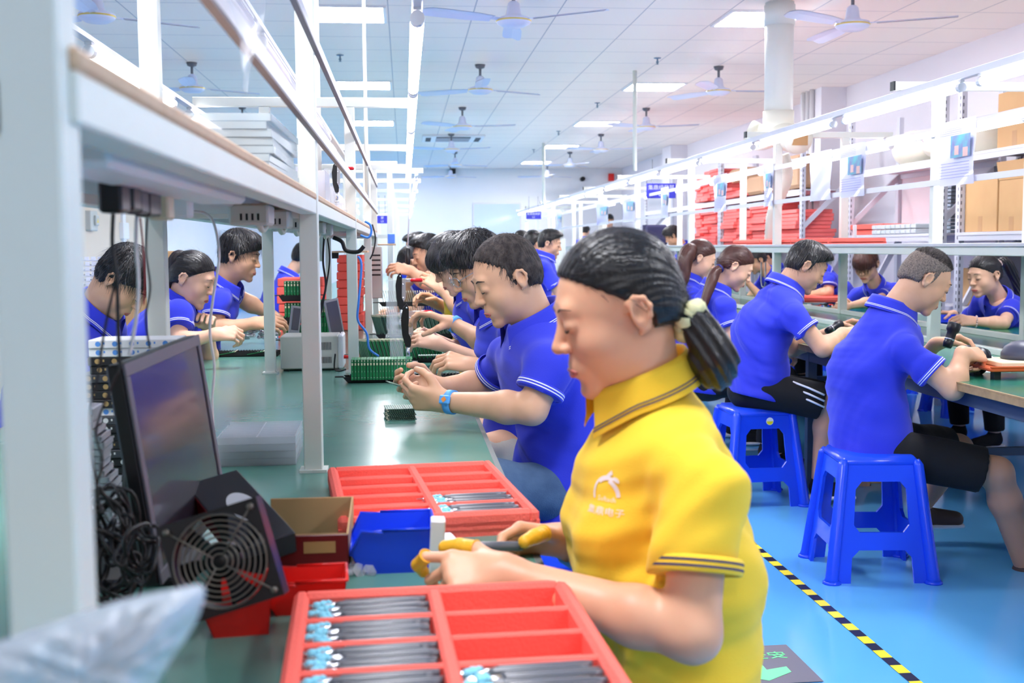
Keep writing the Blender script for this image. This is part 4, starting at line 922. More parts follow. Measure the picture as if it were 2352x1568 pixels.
MB().use(M_RAIL).box((2.395, y0-.3, 1.925), (2.425, y1, 1.958), .002).build('light_rail', e, L)
MB().use(M_RAIL).box((3.36, y0-.3, 1.925), (3.39, y1, 1.958), .002).build('light_rail', e, L)
tag(e, 'long white post rack with light rails standing on the right workbench', 'rack')
for i in range(14): y = 3.35+i*1.5; lamp((2.41, y, 1.893), (2.41, y+1.35, 1.893), 'lit tube under aisle-side rail of right rack, %s from camera' % ordn[i], r=.019)
for i in range(9): y = 4.3+i*1.75; lamp((3.375, y, 1.893), (3.375, y+1.25, 1.893), 'lit tube under wall-side rail of right rack, %s from camera' % ordn[i], r=.017)
# instruction sheets in sleeves
M_SHEET = mat('paper_sleeve', (224,222,246), .12, coat=.6, spec=.5); M_INK = mat('print_ink', (120,124,190), .6); M_PHOTO = mat('print_photo', (120,110,170), .5, mottle=1, mscale=14, rgb2=(90,190,190)); M_SKP = mat('print_skin', (214,176,170), .5)
def sheet(pxa, pxb, lab, photo=True, z0=1.49, z1=1.79, x=XN-.036):
    ya = onx(pxb, 300, x)[1]; yb_ = onx(pxa, 300, x)[1]; w = yb_-ya; e = empty('instruction_sheet', (x, ya, z0)); h = z1-z0
    rows = [[(-.004-.005*math.sin(6*v+u*3), u*w, v*h) for u in np.linspace(0, 1, 9)] for v in np.linspace(0, 1, 9)]
    MB().use(M_SHEET, True).grid(rows).build('sleeve', e)
    if photo:
        b = MB().use(M_INK)
        for k in range(5): b.box((-.0165, w*.30, h*(.90-.03*k)), (-.0160, w*.95, h*(.905-.03*k)))
        for k in range(6): b.box((-.0165, w*.08, h*(.34-.045*k)), (-.0160, w*.95, h*(.347-.045*k)))
        b.build('print_lines', e); MB().use(M_PHOTO).box((-.0170, w*.06, h*.42), (-.0160, w*.62, h*.76)).use(M_SKP).box((-.0174, w*.12, h*.42), (-.0164, w*.26, h*.56)).box((-.0174, w*.38, h*.46), (-.0164, w*.5, h*.6)).build('print_picture', e)
    tag(e, lab, 'instruction sheet', 'instruction sheets on the right rack'); return e
sheet(2163, 2242, 'plastic-sleeved instruction sheet with hand photo, nearest and largest on the right rack')
sheet(1935, 1990, 'plastic-sleeved instruction sheet with a purple photo, right of the blank sleeve')
sheet(1864, 1912, 'shiny empty-looking plastic sleeve right of the exhaust hose', photo=False)
sheet(1757, 1778, 'plastic-sleeved sheet tucked just left of a tall rack post')
sheet(1642, 1671, 'plastic-sleeved sheet in front of the red tray stacks')
sheet(1520, 1537, 'plastic-sleeved sheet hanging over the blue hanging sign'); sheet(1432, 1460, 'distant wide plastic-sleeved sheet left of the blue hanging sign'); sheet(1371, 1398, 'far plastic-sleeved sheet above the standing man in grey')
sheet(1278, 1290, 'tiny farthest plastic-sleeved sheet on the right rack')
# hanging signs
def hang_sign(x0, y0, x1, y1, Y, l1, l2, lab):
    a, c = at(x0, y0, Y), at(x1, y1, Y); w, h = c[0]-a[0], a[2]-c[2]; e = empty('hanging_sign', (a[0], Y, c[2]))
    MB().use(mat('sign_blue', (52,54,190), .4)).box((0,0,0), (w,.006,h), .001).build('panel', e); WT = mat('sign_white', (240,242,250), .5)
    for tx, zf, sz in ((l1, .70, h*.36), (l2, .26, h*.36)): text_mesh('lettering', tx, sz, frame_mat(V(w/2,-.002,h*zf), V(1,0,0), V(0,0,1), V(0,-1,0)), WT, e)
    MB().use(M_ROD).cyl((w*.2,.003,h), (w*.2,.003,h+.25), .003, 5).cyl((w*.8,.003,h), (w*.8,.003,h+.25), .003, 5).build('hook', e); tag(e, lab, 'sign')
hang_sign(1485, 421, 1552, 455, 12.0, '集鼎组装部', 'L3', 'blue hanging sign with white lettering over the right rack')
hang_sign(1208, 486, 1243, 503, 19., '集鼎组装部', 'L2', 'small far blue hanging sign left of the right rack')
hang_sign(866, 495, 890, 513, 14.5, '部', 'L5', 'blue sign partly hidden behind the left rack posts')
# stools
def stool_mesh():
    e = empty('plastic_stool'); H = .455; tw, bw = .135, .185
    def side(T, name):
        b = MB().use(M_STOOL); b.T = T
        def q(u, z): k = tw+(bw-tw)*(1-z/H); return (u*k, -k, z)
        def panel(u0, u1, z0, z1, th=.012):
            P0 = [q(u0, z0), q(u1, z0), q(u1, z1), q(u0, z1)]; b.add(P0+[(x, y+th, z) for x, y, z in P0], [(0,1,2,3),(7,6,5,4),(0,4,5,1),(1,5,6,2),(2,6,7,3),(3,7,4,0)])
        panel(-.98, -.62, 0, H*.93); panel(.62, .98, 0, H*.93); panel(-.62, .62, H*.80, H*.93); panel(-.62, .62, H*.26, H*.40)
        for sx in (-1, 1):
            for (za, zb, zc) in ((H*.80, H*.74, 1), (H*.40, H*.46, 1), (H*.26, H*.20, 1)):
                P0 = [q(sx*.62, za), q(sx*.62, zb), q(sx*.48, za)]; P0 = P0 if sx*(zb-za) > 0 else P0[::-1]; b.add(P0+[(x, y+.012, z) for x, y, z in P0], [(0,1,2),(5,4,3),(0,3,4,1),(1,4,5,2),(2,5,3,0)])
        b.build(name, e)
    for i in range(4): side(tmat(rz=i*math.pi/2), 'side_frame')
    for sx in (-1, 1):
        for sy in (-1, 1):
            b = MB().use(M_STOOL, True); b.tube([(sx*bw*.99, sy*bw*.99, 0), (sx*bw*.985, sy*bw*.985, .02), (sx*tw*1.0, sy*tw*1.0, H*.93), (sx*tw*.96, sy*tw*.96, H*.97)], [.030,.024,.020,.012], 12)
            b.lathe([(.034,0),(.034,.006),(.026,.012)], 12, (sx*bw*.985, sy*bw*.985, 0)); b.build('leg', e)
    MB().use(M_STOOL, True).box((-tw*1.04,-tw*1.04,H*.90), (tw*1.04,tw*1.04,H), .018).build('seat', e)
    MB().use(M_STOOL).tube([(math.cos(t)*.02, math.sin(t)*.02, H+.0005) for t in np.linspace(0, 6.283, 17)], .003, 6).build('seat_ring', e)
    return e
ST = stool_mesh(); used = False
c0 = onz(1948, 1335, 0); c1 = onz(2140, 1335, 0); c2 = onz(1885, 1272, 0)
for (x, y, rz, lab) in ((1.72, 4.12, -.10, 'blue plastic stool under the grey-cropped man at right, nearest of the right row'), (1.66, 5.35, .05, 'blue plastic stool with round sticker under the man in striped shorts'), (1.55, 6.75, 0, 'blue plastic stool under the long-haired woman in the right row'), (1.62, 7.75, .1, 'blue plastic stool under the woman with pale hair tie in the right row'),
    (.42, 3.15, .2, 'blue plastic stool under the nearest man at the left bench'), (.46, 1.78, .1, 'blue plastic stool under the woman in yellow'), (.42, 3.95, 0, 'blue plastic stool under the man in spectacles'), (.50, 4.75, 0, 'blue plastic stool under the woman with fringe at the left bench'), (.55, 7.3, 0, 'blue plastic stool at the far left bench'), (.5, 5.75, 0, 'blue plastic stool under the far worker in yellow'),
    (3.95, 6.35, .1, 'blue plastic stool across the right bench under the ponytailed woman'), (3.95, 7.9, 0, 'blue plastic stool across the right bench under the woman with fringe'), (2.45, 3.35, 0, 'blue plastic stool pushed under the right bench at the frame edge'), (-1.45, 3.9, 0, 'blue plastic stool beyond the left bench, nearest'), (-1.45, 4.95, 0, 'blue plastic stool beyond the left bench, second'), (-1.45, 5.75, 0, 'blue plastic stool beyond the left bench, third'), (3.95, 9.2, 0, 'blue plastic stool across the right bench behind the near man'), (3.9, 11.0, 0, 'blue plastic stool across the farther right bench')):
    o = ST if not used else copy_tree(ST); used = True; o.location = (x, y, 0); o.rotation_euler = (0, 0, rz); tag(o, lab, 'stool', 'blue plastic stools')
    if 'sticker' in lab:
        b = MB().use(M_PLAST); P_ = [(math.cos(t)*.018+.02, -.1515, .40+math.sin(t)*.018) for t in np.linspace(0, 6.283, 17)[:-1]]; b.add(P_, [tuple(range(16))]); b.use(TY); b.add([p for p in [(math.cos(t)*.016+.02, -.1520, .40+math.sin(t)*.016) for t in np.linspace(math.pi, 6.283, 9)]], [tuple(range(9))]); b.build('sticker', o)
# ------------------------------------------------------------------ left bench clutter
M_PCB = mat('pcb_green', (28,132,76), .4, spec=.5); M_PCBD = mat('pcb_dark', (52,84,74), .45); M_SOLD = mat('solder', (214,210,190), .35, metal=.4); M_CREAMC = mat('connector_cream', (240,226,196), .5); M_PALEG = mat('pcb_pale', (150,180,160), .5)
M_AQUA = mat('aqua_silicone', (132,206,228), .5); M_PEN = mat('pen_body', (88,90,98), .3, spec=.7); M_CHROME = mat('chrome', (216,218,224), .2, metal=.85); M_REDH = mat('handle_red', (214,22,34), .25); M_ACR = mat('acrylic', (232,238,244), .08, alpha=.26, spec=.7)
M_DKRED = mat('box_red_print', (112,26,28), .35, mottle=.5, mscale=9, rgb2=(92,16,24)); M_DKBOX = mat('box_dark', (48,46,54), .4)
def foam_tray(lab, org, ang, w=.345, d=.46, h=.05, rows=5, grp='red foam trays', closed=False):
    """org = back-left top corner; +x runs right, the tray comes toward -y"""
    e = empty('foam_tray', (org[0], org[1], org[2]-h), ang); t = .020; b = MB().use(M_RED)
    b.box((0,-d,0), (w,0,.012)); 
    if closed: b.box((0,-d,.012), (w,0,h), .006)
    else:
        b.box((0,-d,.0), (t,0,h), .006).box((w-t,-d,0), (w,0,h), .006).box((t*.6,-t,0), (w-t*.6,0,h), .006).box((t*.6,-d,0), (w-t*.6,-d+t,h), .006)
    b.build('tray_body', e)
    if not closed:
        b = MB().use(M_RED); b.box((w/2-.0085,-d+t*.6,.01), (w/2+.0085,-t*.6,h-.002), .004).build('centre_divider', e)
        for k in range(1, rows):
            y = -t-(d-2*t)*k/rows
            for x0, x1 in ((t*.7, w/2-.006), (w/2+.006, w-t*.7)): MB().use(M_RED).box((x0,y-.0055,.01), (x1,y+.0055,h-.004), .003).build('row_divider', e)
    tag(e, lab, 'tray', grp); return e
def tray_px(lab, pl, pr, z, **k):
    a, c = onz(*pl, z), onz(*pr, z); return foam_tray(lab, a, math.atan2(c[1]-a[1], c[0]-a[0]), **k), a, math.atan2(c[1]-a[1], c[0]-a[0]), np.linalg.norm(c-a)
T1, o1, a1, w1 = tray_px('large red foam tray of pens at the bottom front, nearest to the camera', (676,1356), (1318,1326), .774, w=.362, d=.48, h=.044)
T2, o2, a2, w2 = tray_px('red foam tray in the middle of the left bench holding two groups of dark pens', (752,1072), (1122,1056), .772, w=.342, d=.47, h=.030)
foam_tray('thin red foam sheet under the middle tray on the left bench', o2-V(0,0,.0305)+V(.002,0,0), a2, .345, .468, .0115, closed=True)
def pen():
    e = empty('probe_pen'); MB().use(M_PEN, True).tube([(0,0,0),(.004,0,0),(.095,0,0),(.107,0,0)], [.0042,.0056,.0056,.0050], 10).build('pen_body', e)
    MB().use(M_CHROME, True).tube([(0,0,0),(-.034,0,0),(-.038,0,0),(-.050,0,0)], [.0034,.0032,.0013,.0008], 8).build('metal_stem', e)
    b = MB().use(M_AQUA, True); b.T = tmat((-.024,0,0)); b.lathe([(.001,-.006),(.005,-.0045),(.0068,0),(.005,.0045),(.001,.006)], 10); b.T = tmat((-.018,.001,.001)); b.lathe([(.001,-.005),(.0048,-.003),(.0055,0),(.0048,.003),(.001,.005)], 8); b.build('silicone_cap', e)
    return e
PEN = pen(); pu = False
def put_pens(org, ang, w, d, h, rows, cells, grp, labf, x_off=None):
    global pu
    c, s = math.cos(ang), math.sin(ang); t = .02
    for (r, side, n, capx) in cells:
        y0 = -t-(d-2*t)*r/rows-.010; pitch = min(.0114, ((d-2*t)/rows-.016)/n)
        for i in range(n):
            x = (w-.132 if side else w/2-.119)+RNG.uniform(-.004, .004)-(.010 if i % 3 == 1 else 0); y = y0-pitch*i
            o = PEN if not pu else copy_tree(PEN); pu = True
            o.location = (org[0]+c*x-s*y, org[1]+s*x+c*y, org[2]-.0115+.0015*(i % 2)); o.rotation_euler = (0, 0, ang+RNG.uniform(-.02, .02)); tag(o, labf(r, side), 'pen', grp(r, side))
rw = ['back', 'second', 'third', 'fourth', 'front']
put_pens(o1, a1, .362, .48, .044, 5, [(0,0,7,0),(1,0,7,0),(2,0,7,0),(3,0,7,0),(3,1,7,0)], lambda r, s_: 'pens in the %s %s cell of the near tray' % (rw[r], 'right' if s_ else 'left'), lambda r, s_: 'black pen with silver tip in the %s %s cell of near red tray' % (rw[r], 'right' if s_ else 'left'))
put_pens(o2, a2, .342, .47, .030, 5, [(3,1,6,0),(4,1,6,0)], lambda r, s_: 'pens in the %s right cell of the middle tray' % rw[r], lambda r, s_: 'black pen with pale blue cap in %s right cell of middle red tray' % rw[r])
# bins
def bin_(name, m, c, ang, w, d, h, lab, nw=.7):
    """open front storage bin; mouth toward -x"""
    e = empty(name, c, ang); t = .0022; b = MB().use(m); tb = .86
    def wall(P, off):
        P = [V(*p) for p in P]; o = V(*off); b.add(P+[p+o for p in P], [(0,1,2,3),(7,6,5,4),(0,4,5,1),(1,5,6,2),(2,6,7,3),(3,7,4,0)])
    x0, x1 = -w/2, w/2; y0, y1 = -d/2, d/2
    b.box((x0*.80, y0*tb, 0), (x1*tb, y1*tb, t))
    wall([(x1*tb,y0*tb,0),(x1*tb,y1*tb,0),(x1,y1,h),(x1,y0,h)], (-t,0,0))
    for sy in (-1, 1):
        b.add([(x0*.80,sy*d/2*tb,0),(x1*tb,sy*d/2*tb,0),(x1,sy*d/2,h),(x0*.78,sy*d/2,h),(x0*1.04,sy*d/2*.95,h*.48)]+[(x0*.80,sy*(d/2*tb-t),0),(x1*tb,sy*(d/2*tb-t),0),(x1,sy*(d/2-t),h),(x0*.78,sy*(d/2-t),h),(x0*1.04,sy*(d/2*.95-t),h*.48)],
              [(0,1,2,3,4),(9,8,7,6,5),(0,5,6,1),(1,6,7,2),(2,7,8,3),(3,8,9,4),(4,9,5,0)])
    wall([(x0*.80,y0*tb,0),(x0*.80,y1*tb,0),(x0*1.04,y1*.95,h*.48),(x0*1.04,y0*.95,h*.48)], (t,0,0))
    b.build('bin_body', e)
    b = MB().use(m, True)
    for sy in (-1, 1): b.tube([(x1,sy*d/2,h),(x0*.3,sy*d/2,h),(x0*.25,sy*d/2,h-.003),(x0*.78,sy*d/2,h),(x0*1.04,sy*d/2*.95,h*.48)], .0026, 7)
    b.tube([(x1,-d/2,h),(x1,d/2,h)], .0026, 7).tube([(x0*1.04,-d/2*.95,h*.48),(x0*1.04,d/2*.95,h*.48)], .0026, 7); b.build('rim', e)
    tag(e, lab, 'bin'); return e
q = onz(903, 1325, ZT); bin_('storage_bin', M_BLUEP, (q[0], q[1]+.075, ZT), .04, .125, .125, .068, 'small blue plastic bin between the middle red tray and the near red tray')
q = onz(535, 1478, ZT); bin_('storage_bin', M_REDP, (q[0]+.0, q[1]+.07, ZT), .12, .082, .10, .058, 'red plastic bin in front of the wire-guarded fan')
q = at(716, 1330, 1.56); bin_('storage_bin', M_REDP, (q[0]-.006, 1.568, ZT), .06, .105, .082, .046, 'red plastic bin under the cardboard box with dark red panel')
# white pieces
q = at(1003, 1262, 1.72); b = MB().use(M_PLAST); b.T = tmat(q, rx=.12, ry=.05); b.box((-.011,-.012,-.075), (.011,.012,.05), .002); tag(b.build('white_block'), 'upright white plastic bar behind her yellow-capped thumb', 'block')
q = at(1025, 1255, 1.80); b = MB().use(M_PLAST); b.T = tmat(q, rz=.2); b.box((-.014,-.02,-.05), (.014,.02,.018), .003); tag(b.build('white_block'), 'short pale plastic block right of the upright white bar', 'block')
q = onz(818, 1322, ZT); b = MB().use(M_CLEAR2, False)
for i in range(7): b.T = tmat(q+V(.005*i-.01,.012*(i % 3),.006+.003*(i % 2)), rx=i*1.3, ry=i*.7, rz=i); b.lathe([(.001,-.004),(.009,-.003),(.012,.001),(.006,.004),(.001,.006)], 6)
tag(b.build('plastic_wrap'), 'crumpled clear plastic wrap left of the blue bin', 'wrap')
# cardboard box with red printed panel
a, c = at(612, 1232, 1.72), at(800, 1228, 1.72); zb = at(612, 1340, 1.72)[2]; e = empty('carton', (a[0], 1.72, zb)); w_ = c[0]-a[0]; h_ = a[2]-zb
b = MB().use(M_DKRED).box((0,0,0), (w_,.003,h_), .001).use(M_CARD).box((0,.0031,0), (w_,.005,h_+.001)).build('printed_panel', e)
zt = at(700, 1142, 1.93)[2]-zb; x0b, x1b = at(622, 1142, 1.93)[0]-a[0], at(812, 1140, 1.93)[0]-a[0]
MB().use(M_CARD).box((x0b,.205,0), (x1b,.209,zt), .001).build('back_flap', e); MB().use(M_CARD).add([(w_,.0,0),(w_,0,h_),(x1b,.207,zt),(x1b,.207,0),(w_-.003,.0,0),(w_-.003,0,h_),(x1b-.003,.207,zt),(x1b-.003,.207,0)], [(0,3,2,1),(4,5,6,7),(1,2,6,5)]).build('side_flap', e)
MB().use(M_TAPEB).box((w_*.45,-.0012,h_*.62), (w_*.84,0,h_*.86)).build('tape_strip', e); MB().use(M_CARD).box((0,.003,0), (w_,.205,.003)).build('box_floor', e)
tag(e, 'open cardboard carton with dark red printed front panel on left bench', 'carton')
# dark retail box leaning, with oval sticker
c0, c1, c2 = at(503, 1168, 1.78), at(542, 1078, 1.90), at(676, 1222, 1.70); ux = nrm(c2-c1); uy = nrm(c0-c1-((c0-c1)@ux)*ux); un = np.cross(ux, uy); Lx = np.linalg.norm(c2-c1)
if un[1] > 0: un = -un
e = empty('retail_box', c1); b = MB().use(M_DKBOX); b.T = frame_mat((0,0,0), ux, uy, un); b.box((0,-.002,-.035), (Lx,.085,0), .002); b.build('box_body', e)
b = MB().use(mat('box_red_edge', (168,26,44), .4)); b.T = frame_mat((0,0,0), ux, uy, un); b.box((-.0006,0,-.034), (.0,.084,-.002)).box((0,.0852,-.034), (Lx,.0858,-.002)); b.build('red_side', e)
b = MB().use(M_WHT); b.T = frame_mat(un*.0008, ux, uy, un); b.add([(Lx*.52+.050*math.cos(t), .034+.022*math.sin(t), 0) for t in np.linspace(0, 6.283, 29)[:-1]], [tuple(range(28))]); b.use(M_AQUA).add([(Lx*.60+.014*math.cos(t), .034+.016*math.sin(t), .0004) for t in np.linspace(0, 6.283, 17)[:-1]], [tuple(range(16))]); b.build('oval_sticker', e)
tag(e, 'dark retail box with oval white sticker leaning behind the fan', 'box')
# fan with wire guard
fc = at(507, 1288, 1.36); fx = nrm(at(628, 1248, 1.37)-at(385, 1325, 1.37)); fn = nrm(V(.10,-1,.22)); fn = nrm(fn-(fn@fx)*fx); fy = np.cross(fn, fx); e = empty('cooling_fan', fc); T = frame_mat((0,0,0), fx, fy, fn)
if fy[2] < 0: T = frame_mat((0,0,0), fx, -fy, -fn)
b = MB().use(M_BLKP); b.T = T; R_ = .0565; hs_ = .060; z1 = -.0
sgn = 1 if T[1][2] < 0 else -1
n = 48; ring = [(R_*math.cos(w), R_*math.sin(w)) for w in np.linspace(0, 2*math.pi, n, endpoint=False)]
sq = [(lambda u, v: (u*hs_/max(abs(u), abs(v))*1., v*hs_/max(abs(u), abs(v))))(math.cos(w), math.sin(w)) for w in np.linspace(0, 2*math.pi, n, endpoint=False)]
for z_ in (0, -.005, -.033, -.038):
    pass
rows = [[(x, y, 0) for x, y in ring], [(x, y, 0) for x, y in sq], [(x, y, -.038*sgn) for x, y in sq], [(x, y, -.038*sgn) for x, y in ring], [(x, y, 0) for x, y in ring]]
b.grid(rows, True); b.build('fan_frame', e)
b = MB().use(M_BLKP, True); b.T = T; b.cyl((0,0,-.034*sgn), (0,0,-.006*sgn), .021, 24)
for k in range(7):
    w = 2*math.pi*k/7; P_ = [[(r_*math.cos(w+.5*u+.25*(r_/.05)), r_*math.sin(w+.5*u+.25*(r_/.05)), (-.008-.022*u)*sgn) for u in np.linspace(0, 1, 5)] for r_ in (.020,.035,.053)]; b.grid(P_)
for k in range(3): w = 2*math.pi*k/3+.4; b.cyl((.02*math.cos(w),.02*math.sin(w),-.035*sgn), (.056*math.cos(w),.056*math.sin(w),-.035*sgn), .003, 6)
b.build('fan_rotor', e)
b = MB().use(mat('guard_wire', (118,112,104), .35, metal=.6), True); b.T = T
for r_ in (.009,.0155,.022,.0285,.035,.0415,.048,.0545): b.tube([(r_*math.cos(w), r_*math.sin(w), (.004+.003*(1-r_/.055))*sgn) for w in np.linspace(0, 2*math.pi, 41)], .0011, 6, False)
for w in (math.pi*.25, math.pi*.75, math.pi*1.25, math.pi*1.75): b.tube([(.009*math.cos(w),.009*math.sin(w),.007*sgn), (.050*math.cos(w),.050*math.sin(w),.005*sgn), (.072*math.cos(w),.072*math.sin(w),.003*sgn)], .0012, 6); b.T = T; b.cyl((.072*math.cos(w),.072*math.sin(w),.0), (.072*math.cos(w),.072*math.sin(w),.006*sgn), .004, 10)
b.build('wire_guard', e); tag(e, 'square black cooling fan with round wire guard, tilted beside the monitor', 'fan')
# monitor
TL, BL, TR, BR = at(279, 836, 1.56), at(366, 1338, 1.56), at(452, 768, 2.03), at(522, 1165, 2.03)
mx = nrm(TR-TL); my = nrm(BL-TL-((BL-TL)@mx)*mx); mn = nrm(np.cross(my, mx)); mn = mn if mn[0] > 0 else -mn; mw, mh = np.linalg.norm(TR-TL), .5*(np.linalg.norm(BL-TL)+np.linalg.norm(BR-TR)); e = empty('monitor', TL); T = frame_mat((0,0,0), mx, my, mn)
b = MB().use(mat('monitor_shell', (26,26,30), .35)); b.T = T; b.box((0,0,-.022), (mw,mh,0), .003).box((.14,.09,-.034), (mw-.10,mh-.08,-.02), .006); b.build('shell', e)
b = MB().use(mat('bezel_grey', (96,94,104), .4)); b.T = T; t_ = .018; b.box((0,0,0), (mw,t_,.004), .001).box((0,mh-t_,0), (mw,mh,.004), .001).box((0,t_,0), (t_,mh-t_,.004), .001).box((mw-t_,t_,0), (mw,mh-t_,.004), .001); b.build('bezel', e)
b = MB().use(mat('screen_off', (38,36,48), .22, spec=.8, coat=.4)); b.T = T; b.box((t_,t_,.0), (mw-t_,mh-t_,.0015)); b.build('screen', e)
mc = (TL+BR)/2-mn*.06; b = MB().use(M_BLKP); b.box((mc[0]-.02-TL[0], mc[1]-.05-TL[1], ZT-TL[2]), (mc[0]+.02-TL[0], mc[1]+.05-TL[1], mc[2]-TL[2]), .004); b.build('stand_neck', e); MB().use(M_BLKP).box((mc[0]-.10-TL[0], mc[1]-.11-TL[1], ZT-TL[2]), (mc[0]+.08-TL[0], mc[1]+.11-TL[1], ZT+.012-TL[2]), .004).build('stand_base', e)
tag(e, 'black flat monitor switched off, turned side-on at left foreground', 'monitor')
# stack of retail boxes behind monitor
WB = mat('box_white', (236,236,240), .4); BB = mat('box_black', (34,33,37), .4); GB = mat('box_darkgrey', (62,64,70), .4); GI = mat('icon_gold', (176,146,96), .5); WI = mat('icon_white', (226,226,226), .5); BI = mat('icon_blue', (90,150,226), .5)
lv = [(GB,WI),(BB,WI),(BB,WI),(BB,GI),(BB,WI),(GB,WI),(BB,GI),(BB,WI),(BB,WI),(GB,WI),(WB,BI),(BB,GI),(BB,GI),(BB,GI),(GB,GI)]; lv2 = [(BB,GI),(BB,GI),(WB,BI),(WB,BI)]
zz = ZT; q = at(292, 1000, 2.30)
tot = len(lv)+len(lv2)
for i, (m_, ic) in enumerate(lv+lv2):
    top = i >= len(lv); hgt = .0165 if not top else .0170; dx = (.014 if top else 0)+RNG.uniform(-.004, .004); e = empty('boxed_gadget', (q[0]+dx, 2.30+RNG.uniform(-.004, .004), zz)); wd = .088 if not top else .084
    MB().use(m_).box((-wd,0,0), (wd,.10,hgt-.0006), .0012).build('carton_body', e); b = MB().use(ic)
    for k in range(5):
        cx = -wd+.018+k*.032; b.add([(cx+.0052*math.cos(t), -.0004, hgt*.5+.0052*math.sin(t)) for t in np.linspace(0, 6.283, 13)[:-1]], [tuple(range(12))[::-1]])
        b.box((cx+.010,-.0005,hgt*.45), (cx+.013,-.0003,hgt*.7))
    b.build('printed_icons', e); zz += hgt
    cn = {id(WB): 'white', id(BB): 'black', id(GB): 'dark grey'}[id(m_)]; inn = {id(GI): 'gold', id(WI): 'white', id(BI): 'blue'}[id(ic)]
    pos = ['bottom','second from bottom','third from bottom','fourth from bottom','fifth from bottom','sixth from bottom','seventh from bottom','eighth from bottom','ninth from bottom','tenth from bottom','tenth from top','ninth from top','eighth from top','seventh from top','sixth from top','fifth from top','fourth from top','third from top','second from top','topmost']
    tag(e, '%s flat box with %s icons in the stack behind monitor, %s' % (cn, inn, pos[i if i < 9 else i+1]), 'box', 'flat gadget boxes stacked behind the monitor')
# stack of white blister trays in front of it
q = onz(222, 1165, ZT); q = V(at(222, 1100, 1.95)[0], 1.95, ZT)
for i in range(20):
    b = MB().use(mat('blister_white', (232,232,240), .3, spec=.6)); b.T = tmat((q[0]+.05*i/20*-.8+.006*math.sin(i), q[1], ZT+.0115*i), ry=.05, rz=.05); b.box((-.075,0,0), (.035,.08,.002)).box((-.075,0,.002), (.035,.004,.0095)).box((.031,0,.002), (.035,.08,.0095)).box((-.075,.076,.002), (.035,.08,.0095)); o = b.build('blister_tray')
    tag(o, 'white moulded plastic tray in the tall leaning stack by the near post', 'tray', 'white moulded trays stacked left of the monitor')
# cables
def cable(name, pts, r, m, lab, cat='cable', grp=None, n=8):
    o = MB().use(m, True).tube(spline(pts, n), r, 7).build(name); tag(o, lab, cat, grp); return o
M_CW = mat('cable_white', (224,222,226), .4); M_CB = mat('cable_blue', (70,140,236), .35); M_CBK = mat('cable_black', (24,23,26), .45)
rg = np.random.default_rng(3)
for k, (cx, cy, Y, R0, nl, lb) in enumerate(((258,1200,1.52,.045,9,'knotted black cable bundle hanging above the bench at far left'),(262,1300,1.50,.048,10,'tangled coil of black cables on bench beside the monitor foot'),(318,1270,1.46,.034,5,'small looped black cable tied beside the monitor foot'))):
    c = at(cx, cy, Y); P_ = []
    for i in range(nl*6):
        w = i*2*math.pi/6+rg.uniform(-.4, .4); rr = R0*rg.uniform(.35, 1.05); P_.append(c+V(rr*math.cos(w)*.8, rg.uniform(-.03, .03), rr*math.sin(w)*1.25))
    P_ = [p_*V(1,1,1) if p_[2] > ZT+.006 else V(p_[0], p_[1], ZT+.006) for p_ in P_]
    cable('cable_bundle', P_, .0026, M_CBK, lb, 'cables', n=5)
def hang(pxs, Y, r, m, lab, Ys=None): return cable('power_cable', [at(x, y, (Ys[i] if Ys else Y)) for i, (x, y) in enumerate(pxs)], r, m, lab)
hang([(262,455),(258,560),(268,640),(272,760),(276,850)], 1.30, .0022, M_CBK, 'thick black cable dropping from first adapter in front of the bowl-haired man')
hang([(266,640),(240,760),(225,860),(208,940),(212,1040),(222,1110),(232,1180)], 1.30, .0015, M_CBK, 'thin black cable curving left past the box stack')
hang([(272,850),(222,980),(235,1060),(222,1130),(250,1200)], 1.32, .0013, M_CBK, 'thin black cable crossing another in front of the white trays')
hang([(315,478),(312,560),(318,640),(314,720),(298,815)], 1.42, .0022, M_CW, 'white cable hanging from the adapters over the boxes')
hang([(338,500),(336,580),(345,660),(335,730),(344,800)], 1.45, .0014, M_CBK, 'thin black cable hanging against the inner rear post')
hang([(322,500),(328,560),(333,640),(330,700)], 1.47, .0012, mat('cable_red', (150,40,44), .4), 'thin dark red cable beside the white hanging cable')
hang([(437,485),(470,490),(492,515),(503,590),(490,680),(482,760),(492,840),(487,920),(490,985)], 2.15, .0026, M_CW, 'long white charger cable hanging right of the ponytailed woman')
hang([(838,508),(850,516),(853,532),(846,545),(828,540)], 4.4, .0045, M_CB, 'bright blue cable loop beside the shelf end')
hang([(822,588),(830,610),(824,690),(822,735),(842,765),(848,800),(870,818)], 4.3, .0045, M_CB, 'bright blue cable running down to the bench behind third post')
hang([(745,535),(742,600),(748,660),(732,720),(728,770)], 4.2, .004, M_CBK, 'black cable hanging behind the tall near post')
hang([(752,545),(757,600),(745,680),(735,730)], 4.2, .003, M_CBK, 'second thin black cable behind the tall near post')
hang([(765,545),(785,555),(795,575),(822,578),(836,565)], 4.4, .008, M_CBK, 'thick black hose between shelf end and small wooden ledge')
hang([(855,515),(862,545),(858,575),(850,595)], 6.0, .004, M_CBK, 'thin black lead curling beside the far posts')
hang([(770,812),(768,845),(778,852),(795,848)], 4.5, .003, M_CBK, 'black lead looping out of the white power supply')
